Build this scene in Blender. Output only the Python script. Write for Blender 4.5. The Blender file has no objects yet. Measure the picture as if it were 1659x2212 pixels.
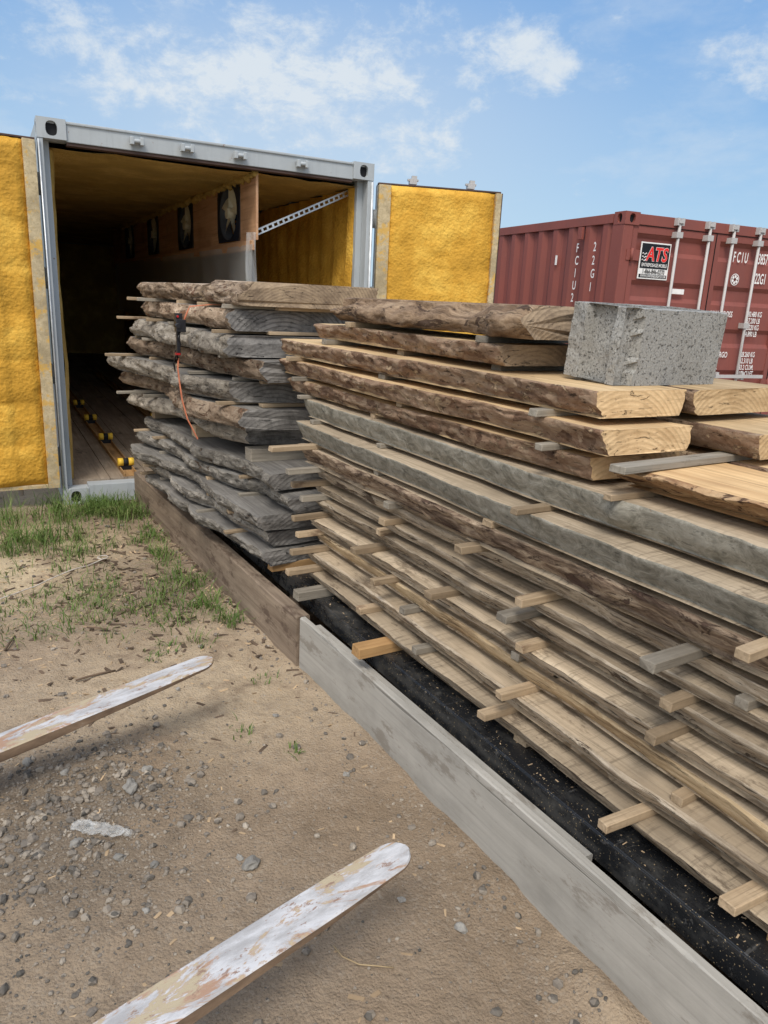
import bpy, bmesh, math, random
from mathutils import Vector, Matrix, noise
random.seed(11)
R = random.uniform
scene = bpy.context.scene
COL = scene.collection
V3 = Vector

# ------------------------------------------------------------------ materials
class MB:
    def __init__(s, name, rough=.85, rnd=True, spec=.25, metal=0.0):
        s.m = bpy.data.materials.new(name); s.m.use_nodes = True
        s.nt = s.m.node_tree; s.b = s.nt.nodes['Principled BSDF']
        s.b.inputs['Roughness'].default_value = rough
        s.b.inputs['Specular IOR Level'].default_value = spec
        s.b.inputs['Metallic'].default_value = metal
        tc = s.n('ShaderNodeTexCoord'); s.co = tc.outputs['Object']
        if rnd:
            oi = s.n('ShaderNodeObjectInfo')
            mu = s.n('ShaderNodeMath'); mu.operation = 'MULTIPLY'; mu.inputs[1].default_value = 23.0
            s.l(oi.outputs['Random'], mu.inputs[0])
            ad = s.n('ShaderNodeVectorMath'); ad.operation = 'ADD'
            s.l(s.co, ad.inputs[0]); s.l(mu.outputs[0], ad.inputs[1])
            s.cr = ad.outputs[0]; s.rand = oi.outputs['Random']
        else:
            s.cr = s.co; s.rand = None
    def n(s, t): return s.nt.nodes.new(t)
    def l(s, a, b): s.nt.links.new(a, b)
    def tex(s, t, k, sc=(1, 1, 1), det=6, ro=.6, dist=0.0, raw=False, loc=(0, 0, 0)):
        mp = s.n('ShaderNodeMapping'); mp.inputs['Scale'].default_value = sc
        mp.inputs['Location'].default_value = loc
        s.l(s.co if raw else s.cr, mp.inputs[0])
        if t == 'N':
            x = s.n('ShaderNodeTexNoise'); x.inputs['Scale'].default_value = k
            x.inputs['Detail'].default_value = det; x.inputs['Roughness'].default_value = ro
            x.inputs['Distortion'].default_value = dist
            s.l(mp.outputs[0], x.inputs['Vector']); return x.outputs[0]
        if t in 'VEC':
            x = s.n('ShaderNodeTexVoronoi'); x.inputs['Scale'].default_value = k
            if t == 'E': x.feature = 'DISTANCE_TO_EDGE'
            src = mp.outputs[0]
            if dist:
                nn = s.n('ShaderNodeTexNoise'); nn.inputs['Scale'].default_value = k * .9; nn.inputs['Detail'].default_value = 6
                nn.inputs['Roughness'].default_value = .7
                s.l(src, nn.inputs['Vector'])
                vm = s.n('ShaderNodeVectorMath'); vm.operation = 'MULTIPLY_ADD'
                vm.inputs[1].default_value = (dist / k,) * 3
                s.l(nn.outputs['Color'], vm.inputs[0]); s.l(src, vm.inputs[2]); src = vm.outputs[0]
            s.l(src, x.inputs['Vector']); return x.outputs['Color' if t == 'C' else 'Distance']
        x = s.n('ShaderNodeTexWave'); x.inputs['Scale'].default_value = k
        x.wave_type = 'RINGS' if t == 'R' else 'BANDS'
        if t == 'R': x.rings_direction = 'Y'
        else: x.bands_direction = 'Y'
        x.inputs['Distortion'].default_value = dist; x.inputs['Detail'].default_value = det
        x.inputs['Detail Scale'].default_value = .6
        s.l(mp.outputs[0], x.inputs['Vector']); return x.outputs['Fac']
    def mask(s, k, lo, hi, a=1.0):
        r = s.n('ShaderNodeMapRange'); r.interpolation_type = 'SMOOTHSTEP'
        r.inputs['From Min'].default_value = lo; r.inputs['From Max'].default_value = hi
        r.inputs['To Max'].default_value = a
        s.l(k, r.inputs['Value']); return r.outputs[0]
    def ramp(s, k, stops):
        r = s.n('ShaderNodeValToRGB'); e = r.color_ramp.elements
        while len(e) < len(stops): e.new(.5)
        for i, (p, c) in enumerate(stops):
            e[i].position = p; e[i].color = (*c, 1)
        s.l(k, r.inputs[0]); return r.outputs[0]
    def mix(s, f, a, b, mode='MIX'):
        m = s.n('ShaderNodeMix'); m.data_type = 'RGBA'; m.blend_type = mode
        for i, v in ((0, f), (6, a), (7, b)):
            if isinstance(v, (int, float)): m.inputs[i].default_value = v
            elif isinstance(v, tuple): m.inputs[i].default_value = (*v, 1)
            else: s.l(v, m.inputs[i])
        return m.outputs[2]
    def mul(s, a, b):
        m = s.n('ShaderNodeMath'); m.operation = 'MULTIPLY'; s.l(a, m.inputs[0])
        if isinstance(b, (int, float)): m.inputs[1].default_value = b
        else: s.l(b, m.inputs[1])
        return m.outputs[0]
    def add(s, a, b):
        m = s.n('ShaderNodeMath'); m.operation = 'ADD'; s.l(a, m.inputs[0]); s.l(b, m.inputs[1]); return m.outputs[0]
    def bump(s, lst, dist=.01, st=1.0):
        acc = None
        for k, w in lst:
            q = s.mul(k, w); acc = q if acc is None else s.add(acc, q)
        b = s.n('ShaderNodeBump'); b.inputs['Distance'].default_value = dist
        b.inputs['Strength'].default_value = st
        s.l(acc, b.inputs['Height']); s.l(b.outputs[0], s.b.inputs['Normal'])
    def color(s, c):
        if isinstance(c, tuple): s.b.inputs['Base Color'].default_value = (*c, 1)
        else: s.l(c, s.b.inputs['Base Color'])
    def var(s, c, lo=.8, hi=1.15):
        r = s.n('ShaderNodeMapRange'); r.inputs['To Min'].default_value = lo; r.inputs['To Max'].default_value = hi
        s.l(s.rand, r.inputs['Value'])
        h = s.n('ShaderNodeHueSaturation'); s.l(r.outputs[0], h.inputs['Value']); s.l(c, h.inputs['Color'])
        return h.outputs[0]

def simple(name, c, rough=.6, spec=.3, metal=0, vary=.25, k=8, bump=.0):
    b = MB(name, rough, True, spec, metal)
    d = tuple(x * (1 - vary) for x in c); e = tuple(min(1, x * (1 + vary)) for x in c)
    t = b.tex('N', k)
    b.color(b.ramp(t, [(.3, d), (.7, e)]))
    if bump: b.bump([(b.tex('N', k * 6), 1)], bump)
    return b.m

GR = (1, .05, 1)
def wood(name, dark, light, stain=(.05, .04, .03), stain_lo=.62, saw=.25, kgrain=40, rough=.8, lo=.8, hi=1.15, bumpd=.002, check=.0, fine=.5):
    b = MB(name, rough)
    g = b.tex('N', kgrain, GR, 8, .7, .4)
    c = b.ramp(g, [(.34, dark), (.64, light)])
    g2 = b.tex('N', kgrain * 3, (1, .02, 1), 5, .65)
    c = b.mix(b.mask(g2, .53, .68, fine), c, tuple(x * .5 for x in dark))
    big = b.tex('N', 3.2, (1, .6, 1), 7, .65)
    c = b.mix(b.mask(big, .42, .68, .6), c, tuple(x * .66 for x in dark))
    st = b.tex('N', 9, (1, .35, 1), 10, .75)
    c = b.mix(b.mask(st, stain_lo, stain_lo + .08, .75), c, stain)
    lst = [(g, .6), (g2, -.5), (b.tex('N', 90), .35)]
    if saw:
        sw = b.tex('N', 75, (.08, 1, .08), 4, .7)
        c = b.mix(b.mul(b.mask(sw, .5, .66, saw), b.mask(b.tex('N', 3.3), .38, .6)), c, tuple(x * .5 for x in dark))
        lst.append((sw, -.35))
    if check:
        ck = b.tex('N', 26, (1, .012, 1), 4, .6)
        c = b.mix(b.mask(ck, .655, .67, check), c, tuple(x * .3 for x in dark)); lst.append((b.mask(ck, .64, .67), -1.2))
    b.color(b.var(c, lo, hi))
    b.bump(lst, bumpd)
    return b.m

def endgrain(name, dark, light, crack=(.04, .03, .025), k=24, off=.12, amt=.35):
    b = MB(name, .85)
    r = b.tex('R', k, (1, .02, 1), 2, .5, 1.0, loc=(0.05, 0, off), raw=True)
    n1 = b.tex('N', 9, (1, .1, 1), 10, .75)
    c = b.ramp(n1, [(.34, dark), (.60, light)])
    c = b.mix(b.mul(b.mask(r, .5, .95, amt), b.mask(b.tex('N', 6), .35, .6)), c, tuple(x * .62 for x in dark))
    n3 = b.tex('N', 90, (.12, .1, 1), 4, .7)
    c = b.mix(b.mask(n3, .52, .68, .35), c, tuple(x * .6 for x in dark))
    cr = b.tex('N', 15, (1, .1, 3.4), 5, .75, 1.5)
    c = b.mix(b.mask(cr, .63, .66, .9), c, crack)
    b.color(b.var(c, .85, 1.12))
    b.bump([(r, .1), (n1, .4), (n3, .3), (b.mask(cr, .61, .66), -1)], .005)
    return b.m

def barkmat(name, dark, mid, light, k=14, stretch=(1, .45, 1), flake=.5, flake_c=None, bumpd=.008, lo=.8, hi=1.15, plates=0.0, pk=1.3, crackc=.8, macro=.5):
    b = MB(name, .93)
    n1 = b.tex('N', k, stretch, 10, .76, .8)
    c = b.ramp(n1, [(.36, dark), (.48, mid), (.62, light)])
    bumps = [(n1, 1.0), (b.tex('N', 160), .2)]
    if plates:
        vo = b.tex('C', k * pk, (1, .6, 1), dist=1.4)
        pc = b.ramp(vo, [(.12, dark), (.32, mid), (.55, tuple((a + d) / 2 for a, d in zip(mid, light))), (.85, light)])
        c = b.mix(plates, c, pc); bumps.append((vo, .5))
    big = b.tex('N', 7, (1, .5, 1), 7, .65)
    c = b.mix(b.mask(big, .50, .68, macro), c, tuple(x * 1.2 for x in dark))
    big2 = b.tex('N', 5, (1, .4, 1), 7, .65, loc=(7, 3, 1))
    c = b.mix(b.mask(big2, .52, .70, macro), c, light)
    if flake_c:
        f = b.tex('N', k * .5, (1, min(.75, stretch[1] * 1.8), 1), 9, .72, 1.4)
        c = b.mix(b.mask(f, flake, flake + .025, .9), c, flake_c); bumps.append((b.mask(f, flake, flake + .03), -.5))
    ed = b.tex('N', k * 2.4, (1, max(.07, stretch[1] * .45), 1), 8, .72)
    c = b.mix(b.mask(ed, .57, .64, crackc), c, tuple(x * .3 for x in dark)); bumps.append((ed, -.8))
    b.color(b.var(c, lo, hi))
    b.bump(bumps, bumpd)
    return b.m

M = {}
M['fresh'] = wood('fresh_sawn_wood', (.48, .33, .175), (.71, .52, .30), (.28, .18, .10), .60, .35)
M['warm'] = wood('warm_sawn_wood', (.50, .31, .15), (.70, .48, .25), (.26, .14, .07), .60, .3)
M['tan'] = wood('tan_sawn_wood', (.36, .285, .20), (.56, .455, .33), (.13, .095, .065), .55, .7)
M['greyw'] = wood('grey_sawn_wood', (.16, .15, .14), (.30, .285, .265), (.05, .045, .04), .58, .4)
M['end_fresh'] = endgrain('fresh_end_grain', (.50, .33, .17), (.74, .53, .30), (.2, .12, .06))
M['end_tan'] = endgrain('tan_end_grain', (.18, .13, .09), (.40, .30, .20))
M['end_grey'] = endgrain('grey_end_grain', (.075, .071, .068), (.28, .265, .25), (.014, .013, .013), 16, .2, .5)
M['bark_red'] = barkmat('scaly_red_brown_bark', (.085, .046, .030), (.25, .15, .095), (.47, .345, .24), 30, (1, .6, 1), .58, (.54, .40, .26), .008, plates=.65)
M['bark_orange'] = barkmat('mottled_orange_brown_bark', (.11, .055, .03), (.34, .19, .095), (.60, .42, .24), 22, (1, .35, 1), .55, (.12, .065, .04), .007, plates=.45)
M['bark_log'] = barkmat('brown_log_bark', (.07, .042, .026), (.19, .125, .078), (.35, .25, .165), 24, (1, .18, 1), .58, (.07, .042, .03), .007, plates=.1)
M['bark_grey'] = barkmat('grey_lichen_bark', (.14, .132, .108), (.26, .245, .205), (.39, .37, .32), 26, (1, .7, 1), .66, (.36, .20, .11), .003, crackc=.5, macro=.7)
M['bark_dark'] = barkmat('dark_peeling_bark', (.060, .038, .028), (.21, .148, .105), (.46, .36, .26), 26, (1, .22, 1), .57, (.09, .055, .042), .006)
M['edge'] = barkmat('weathered_streaky_edge', (.12, .09, .065), (.38, .31, .23), (.57, .485, .38), 34, (1, .08, 1), .58, (.075, .052, .038), .004, macro=.45, crackc=.9)
M['edge_tan'] = barkmat('yellowish_waney_edge', (.20, .135, .075), (.43, .32, .195), (.60, .475, .31), 26, (1, .10, 1), .59, (.15, .09, .05), .004, macro=.4)
M['bark_far'] = barkmat('rugged_brown_bark', (.075, .050, .034), (.27, .19, .13), (.55, .43, .32), 24, (1, .5, 1), .57, (.21, .11, .065), .018, .75, 1.25, .5, 1.2)
M['bark_far2'] = barkmat('rugged_tan_grey_bark', (.07, .06, .05), (.27, .235, .195), (.56, .50, .42), 22, (1, .4, 1), .60, (.21, .14, .09), .018, .75, 1.25, .4, 1.2)
M['bark_ash'] = barkmat('rugged_ash_grey_bark', (.055, .05, .045), (.225, .205, .18), (.46, .425, .375), 22, (1, .28, 1), .61, (.18, .12, .08), .015, .75, 1.2, .25)
M['bark_pale'] = barkmat('pale_peeled_slab', (.20, .145, .10), (.46, .35, .25), (.66, .54, .42), 20, (1, .3, 1), .62, (.16, .10, .07), .008, .9, 1.1, .25)
M['stick'] = wood('sticker_wood', (.36, .265, .17), (.56, .43, .29), (.16, .10, .065), .57, .2, 45, .8, .55, 1.1)
M['stickg'] = wood('grey_sticker_wood', (.24, .21, .17), (.40, .36, .30), (.12, .1, .08), .60, .2, 45, .8, .75, 1.1)
M['orange'] = wood('orange_timber', (.40, .225, .095), (.60, .37, .17), (.22, .13, .07), .60, .1, 45)
M['beam_grey'] = wood('weathered_grey_beam', (.345, .33, .30), (.44, .42, .385), (.22, .195, .165), .54, 0, 22, .85, .97, 1.0, .0009, .6, .25)
M['beam_brown'] = wood('weathered_brown_beam', (.17, .125, .092), (.33, .26, .195), (.09, .06, .045), .52, 0, 22, .85, .95, 1.0, .0015, .7, .35)
M['ply'] = wood('plywood', (.50, .27, .145), (.64, .39, .23), (.3, .17, .1), .68, .0, 14)
M['trim'] = wood('pine_trim', (.38, .30, .18), (.60, .49, .31), (.62, .36, .06), .51, .0, 24)
M['floor'] = wood('container_floor', (.20, .155, .115), (.36, .29, .22), (.05, .045, .04), .58, .0, 20)

def blacksteel():
    b = MB('dusty_black_painted_steel', .38, True, .5)
    d = b.tex('N', 11, (1, .6, 1), 9, .72)
    c = b.mix(b.mask(d, .45, .75, .5), (.014, .015, .017), (.115, .11, .10))
    sc = b.tex('N', 30, (.25, 1, 1), 7, .7); c = b.mix(b.mask(sc, .6, .66, .4), c, (.16, .155, .15))
    sp = b.tex('N', 170, (1, 1, 1), 2, .5)
    c = b.mix(b.mask(sp, .66, .70, .8), c, (.38, .29, .17))
    b.color(c); b.l(b.mask(d, .3, .8, .75), b.b.inputs['Roughness'])
    b.bump([(d, .5), (b.tex('N', 60), .4)], .002); return b.m
M['black'] = blacksteel()

def paint(name, c, rust=(.16, .07, .035), lo=.68, dirt=.3, rough=.5):
    b = MB(name, rough, True, .35)
    n1 = b.tex('N', 2.2, (1, 1, .5), 8, .7)
    k = b.mix(b.mask(n1, .35, .75, dirt), c, tuple(x * .6 + .02 for x in c))
    n2 = b.tex('N', 14, (1, 1, .6), 10, .75)
    k = b.mix(b.mask(n2, lo, lo + .04, .9), k, rust)
    n3 = b.tex('N', 40, (1, 1, .08), 5, .6)
    k = b.mix(b.mask(n3, .5, .8, .22), k, tuple(x * .4 for x in c))
    b.color(k); b.bump([(n2, .4), (b.tex('N', 70), .3)], .002); return b.m
M['cgrey'] = paint('grey_container_paint', (.44, .47, .49), (.24, .13, .08), .64, .45)
M['cred'] = paint('faded_red_container_paint', (.26, .078, .062), (.30, .14, .10), .67, .55, .65)
M['rod'] = paint('galvanised_rod', (.50, .48, .47), (.26, .15, .11), .64, .4, .45)
M['dark'] = simple('dark_rubber_and_hole_shade', (.014, .014, .016), .7)
M['brownrim'] = simple('dark_brown_rim', (.09, .055, .045), .7)
M['white'] = simple('white_stencil_paint', (.85, .83, .81), .7, vary=.08, k=30)
M['signblack'] = simple('sign_black', (.012, .012, .014), .45, vary=.1)
M['signred'] = simple('sign_red', (.80, .03, .025), .45, vary=.05)
M['blade'] = simple('fan_plastic', (.62, .57, .42), .5, vary=.2)
M['fanpanel'] = simple('fan_panel_dark_blue', (.012, .018, .032), .5)
M['fanring'] = simple('fan_ring_grey', (.07, .08, .095), .4)
M['galv'] = simple('galvanised_steel', (.58, .60, .62), .4, .5, .4, .2, 20)
M['strap'] = simple('orange_webbing', (.60, .20, .11), .8, vary=.15, k=40)
M['ratchet'] = simple('black_ratchet', (.014, .014, .018), .4, .5)
M['redplastic'] = simple('red_plastic', (.42, .02, .02), .4)
M['yellowr'] = simple('yellow_roller', (.80, .50, .05), .5, vary=.15)
M['cord'] = simple('pale_cable', (.55, .50, .45), .6)
M['twig'] = simple('dry_stalk', (.36, .27, .16), .9)
M['chip'] = simple('wood_chip', (.44, .32, .20), .9, vary=.5, k=3)
M['barkchip'] = simple('bark_chip', (.12, .085, .06), .95, vary=.5, k=5, bump=.004)

def foam(name, a, bb, bd=.010):
    b = MB(name, .75, True, .3)
    n1 = b.tex('N', 2.4, (1, 1, 1), 8, .68)
    c = b.ramp(n1, [(.36, tuple(x * .82 for x in a)), (.5, a), (.66, bb)])
    n2 = b.tex('N', 40, (1, 1, 1), 6, .65)
    c = b.mix(b.mask(n2, .52, .72, .4), c, tuple(x * .68 for x in a))
    vo = b.tex('V', 44, dist=.8)
    b.color(c); b.bump([(vo, .6), (n2, .8), (b.tex('N', 110), .3)], bd); return b.m
M['foam'] = foam('yellow_spray_foam', (.64, .34, .040), (.82, .50, .085), .007)
M['foam2'] = foam('aged_spray_foam', (.52, .35, .10), (.70, .50, .17))

def concrete():
    b = MB('concrete_block_surface', .95)
    n1 = b.tex('N', 210, (1, 1, 1), 5, .78)
    c = b.ramp(n1, [(.34, (.13, .128, .12)), (.45, (.31, .305, .29)), (.66, (.45, .44, .415))])
    big = b.tex('N', 9, (1, 1, 1), 7, .65); c = b.mix(b.mask(big, .45, .70, .45), c, (.25, .235, .21))
    pit = b.tex('N', 115, (1, 1, 1), 4, .65, loc=(4, 1, 2)); c = b.mix(b.mask(pit, .60, .66, .75), c, (.07, .068, .064))
    b.color(c); b.bump([(n1, .7), (b.tex('N', 320), .4), (b.mask(pit, .56, .66), -.9)], .003); return b.m
M['conc'] = concrete()

def forkmat():
    b = MB('worn_fork_paint', .55, True, .4)
    n1 = b.tex('N', 4.5, (.6, 1.8, 1), 12, .76, .6)
    c = b.mix(b.mask(b.tex('N', 26, (.3, 1, 1), 8, .7), .38, .66, .8), (.54, .54, .56), (.30, .29, .29))
    c = b.mix(b.mask(n1, .515, .55, .9), c, (.36, .21, .13))
    n2 = b.tex('N', 9, (.5, 1.5, 1), 10, .72)
    c = b.mix(b.mul(b.mask(n1, .52, .56, 1), b.mask(n2, .46, .54, 1)), c, (.42, .35, .24))
    n3 = b.tex('N', 45, (.4, 1, 1), 8, .75)
    c = b.mix(b.mask(n3, .575, .61, .85), c, (.24, .15, .11))
    b.color(c); b.bump([(n1, -.8), (n3, -.6)], .003); return b.m
M['fork'] = forkmat()
b = MB('rusty_fork_side', .8); n = b.tex('N', 14, (.4, 1, 1), 8, .7)
b.color(b.ramp(n, [(.35, (.12, .08, .055)), (.6, (.26, .18, .12)), (.75, (.46, .44, .42))])); b.bump([(n, 1)], .003); M['forkside'] = b.m

def stone(name, a, bb):
    b = MB(name, .9); n = b.tex('N', 30, (1, 1, 1), 8, .7)
    b.color(b.var(b.ramp(n, [(.3, a), (.7, bb)]), .7, 1.2)); b.bump([(n, 1)], .004); return b.m
M['stone'] = stone('grey_stone', (.18, .17, .16), (.36, .345, .315))
def gravelmat():
    b = MB('gravel_mix', .92, False)
    c = b.ramp(b.tex('C', 38), [(.1, (.085, .08, .072)), (.45, (.19, .165, .14)), (.75, (.29, .25, .205)), (.95, (.40, .35, .29))])
    b.color(c); b.bump([(b.tex('N', 90), 1)], .003); return b.m
M['gravel'] = gravelmat()

def dirt():
    b = MB('packed_dirt', .97, False, .15)
    n1 = b.tex('N', 1.0, (1, 1, 1), 9, .62, .5)
    c = b.ramp(n1, [(.32, (.235, .175, .12)), (.5, (.335, .255, .18)), (.68, (.46, .36, .255))])
    g = b.n('ShaderNodeNewGeometry')
    n2 = b.tex('N', 14, (1, 1, 1), 10, .75)
    n5 = b.tex('N', 3.3, (1, 1, 1), 8, .70, .4)
    def nearm(c0, r, a):
        d = b.n('ShaderNodeVectorMath'); d.operation = 'DISTANCE'; b.l(g.outputs['Position'], d.inputs[0]); d.inputs[1].default_value = c0
        r_ = b.n('ShaderNodeMapRange'); r_.interpolation_type = 'SMOOTHSTEP'
        r_.inputs['From Min'].default_value = r; r_.inputs['From Max'].default_value = r * .2; r_.inputs['To Max'].default_value = a
        b.l(d.outputs['Value'], r_.inputs['Value']); return b.mul(r_.outputs[0], b.mask(n5, .34, .52))
    c = b.mix(nearm((.3, 4.45, 0), 1.1, 1.0), c, (.56, .45, .30))
    c = b.mix(nearm((.75, 2.7, 0), .9, .85), c, (.50, .395, .275))
    c = b.mix(nearm((.2, 2.05, 0), .65, .85), c, (.17, .135, .10))
    c = b.mix(nearm((.5, 1.2, 0), .7, .4), c, (.27, .22, .17))
    c = b.mix(nearm((.9, 4.0, 0), .7, .7), c, (.20, .15, .11))
    c = b.mix(b.mask(n2, .46, .70, .5), c, (.18, .135, .095))
    c = b.mix(b.mask(n5, .54, .70, .5), c, (.24, .19, .145))
    n3 = b.tex('C', 120)
    c = b.mix(b.mul(b.mask(n3, .6, .95, .5), b.mask(n5, .3, .6)), c, (.38, .33, .27))
    n4 = b.tex('N', 260, (1, 1, 1), 3, .6)
    c = b.mix(b.mask(n4, .58, .72, .4), c, (.52, .42, .31))
    c = b.mix(b.mask(b.tex('N', 190, (1, 1, 1), 3, .6, loc=(3, 2, 1)), .6, .7, .6), c, (.10, .075, .055))
    ln = b.n('ShaderNodeVectorMath'); ln.operation = 'LENGTH'
    b.l(g.outputs['Position'], ln.inputs[0])
    c = b.mix(b.mask(ln.outputs['Value'], 9, 16, 1), c, (.075, .10, .03))
    b.color(c)
    b.bump([(n2, 1.0), (b.tex('V', 120), -.3), (n4, .2), (b.tex('N', 45, (1, 1, 1), 6), .7)], .012)
    return b.m
M['dirt'] = dirt()
def grassm():
    b = MB('grass_blades', .6, False, .3)
    c = b.ramp(b.tex('N', 7, (1, 1, 1), 8, .8), [(.3, (.045, .09, .018)), (.52, (.10, .165, .035)), (.64, (.26, .25, .11)), (.78, (.42, .35, .2))])
    b.color(c); return b.m
M['grass'] = grassm()
b = MB('cloudy_plastic_sheet', .35, True, .5); b.color((.66, .68, .68)); b.b.inputs['Alpha'].default_value = .36
M['sheet'] = b.m
b = MB('clear_plastic_scrap', .12, True, .8); b.color((.85, .87, .87)); b.b.inputs['Alpha'].default_value = .2
b.bump([(b.tex('N', 60), 1)], .006); M['clear'] = b.m

# ------------------------------------------------------------------ helpers
def mkobj(name, mesh, mats=(), parent=None, loc=None, label=None, cat=None, group=None, kind=None):
    o = bpy.data.objects.new(name, mesh); COL.objects.link(o)
    for m in mats: mesh.materials.append(m)
    if parent: o.parent = parent
    if loc is not None: o.location = loc
    if label: o['label'] = label
    if cat: o['category'] = cat
    if group: o['group'] = group
    if kind: o['kind'] = kind
    return o
def empty(name, loc, rz=0, label=None, cat=None, parent=None, group=None):
    o = mkobj(name, None, (), parent, loc, label, cat, group); o.rotation_euler = (0, 0, rz); o.empty_display_size = .1
    return o
def frombm(name, bm, smooth=False):
    me = bpy.data.meshes.new(name); bm.normal_update(); bm.to_mesh(me); bm.free()
    if smooth:
        for p in me.polygons: p.use_smooth = True
    return me
def addbox(bm, mn, mx, mi=0, mat=None, jit=0):
    r = bmesh.ops.create_cube(bm, size=1)
    c = (V3(mn) + V3(mx)) / 2; s = V3(mx) - V3(mn)
    for v in r['verts']:
        v.co = V3((v.co.x * s.x, v.co.y * s.y, v.co.z * s.z)) + c
        if jit: v.co += V3((R(-jit, jit), R(-jit, jit), R(-jit, jit)))
        if mat: v.co = mat @ v.co
    for f in {f for v in r['verts'] for f in v.link_faces}: f.material_index = mi
    return r['verts']
def boxes(name, lst, mats, parent=None, bev=.004, jit=0, **kw):
    bm = bmesh.new()
    for it in lst:
        addbox(bm, it[0], it[1], it[2] if len(it) > 2 else 0, None, jit)
    if bev: bmesh.ops.bevel(bm, geom=bm.edges[:], offset=bev, segments=2, affect='EDGES', profile=.6)
    return mkobj(name, frombm(name, bm), mats if isinstance(mats, (list, tuple)) else [mats], parent, **kw)
def addcyl(bm, p, q, r, seg=12, mi=0, r2=None):
    p, q = V3(p), V3(q); d = q - p
    m = Matrix.Translation((p + q) / 2) @ d.to_track_quat('Z', 'Y').to_matrix().to_4x4()
    x = bmesh.ops.create_cone(bm, cap_ends=True, segments=seg, radius1=r, radius2=r if r2 is None else r2, depth=d.length, matrix=m)
    for f in {f for v in x['verts'] for f in v.link_faces}:
        f.material_index = mi; f.smooth = len(f.verts) == 4
    return x['verts']
def patch(name, O, U, V, us, vs, fn, mats, parent=None, smooth=True, **kw):
    O, U, V = V3(O), V3(U), V3(V); N = U.cross(V)
    vs_, fs = [], []
    for a in us:
        for c in vs: vs_.append(O + U * a + V * c + N * fn(a, c))
    nv = len(vs)
    for i in range(len(us) - 1):
        for j in range(nv - 1):
            fs.append((i * nv + j, (i + 1) * nv + j, (i + 1) * nv + j + 1, i * nv + j + 1))
    me = bpy.data.meshes.new(name); me.from_pydata(vs_, [], fs)
    if smooth:
        for p in me.polygons: p.use_smooth = True
    return mkobj(name, me, mats, parent, **kw)
def lin(a, b, n): return [a + (b - a) * i / n for i in range(n + 1)]
def tube(name, pts, r, mats, parent=None, seg=6, flat=None, **kw):
    bm = bmesh.new(); rings = []
    P = [V3(p) for p in pts]
    for i, p in enumerate(P):
        t = (P[min(i + 1, len(P) - 1)] - P[max(i - 1, 0)]).normalized()
        up = V3((0, 1, 0)) if flat else V3((0, 0, 1))
        if abs(t.dot(up)) > .95: up = V3((1, 0, 0))
        a = (up - t * up.dot(t)).normalized(); c = t.cross(a)
        if flat: ring = [p + a * flat[0] * x + c * flat[1] * y for x, y in ((-1, -1), (1, -1), (1, 1), (-1, 1))]
        else: ring = [p + (a * math.cos(k * math.tau / seg) + c * math.sin(k * math.tau / seg)) * r for k in range(seg)]
        rings.append([bm.verts.new(q) for q in ring])
    for i in range(len(rings) - 1):
        m = len(rings[i])
        for k in range(m): bm.faces.new((rings[i][k], rings[i][(k + 1) % m], rings[i + 1][(k + 1) % m], rings[i + 1][k]))
    bm.faces.new(rings[0]); bm.faces.new(rings[-1][::-1])
    bmesh.ops.recalc_face_normals(bm, faces=bm.faces[:])
    return mkobj(name, frombm(name, bm, not flat), mats, parent, **kw)
def text(s, size, loc, rot, mat, parent, name='lettering', align='LEFT', sx=1.0, shear=0.0, off=.014):
    cu = bpy.data.curves.new('txt', 'FONT'); cu.body = s; cu.size = size; cu.align_x = align; cu.resolution_u = 3
    cu.offset = size * off; cu.shear = shear
    t = bpy.data.objects.new('txt', cu); COL.objects.link(t)
    bpy.context.view_layer.update()
    me = bpy.data.meshes.new_from_object(t.evaluated_get(bpy.context.evaluated_depsgraph_get()))
    bpy.data.objects.remove(t)
    me.materials.clear()
    o = mkobj(name, me, [mat], parent, loc)
    o.rotation_euler = rot; o.scale = (sx, 1, 1)
    return o

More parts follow.
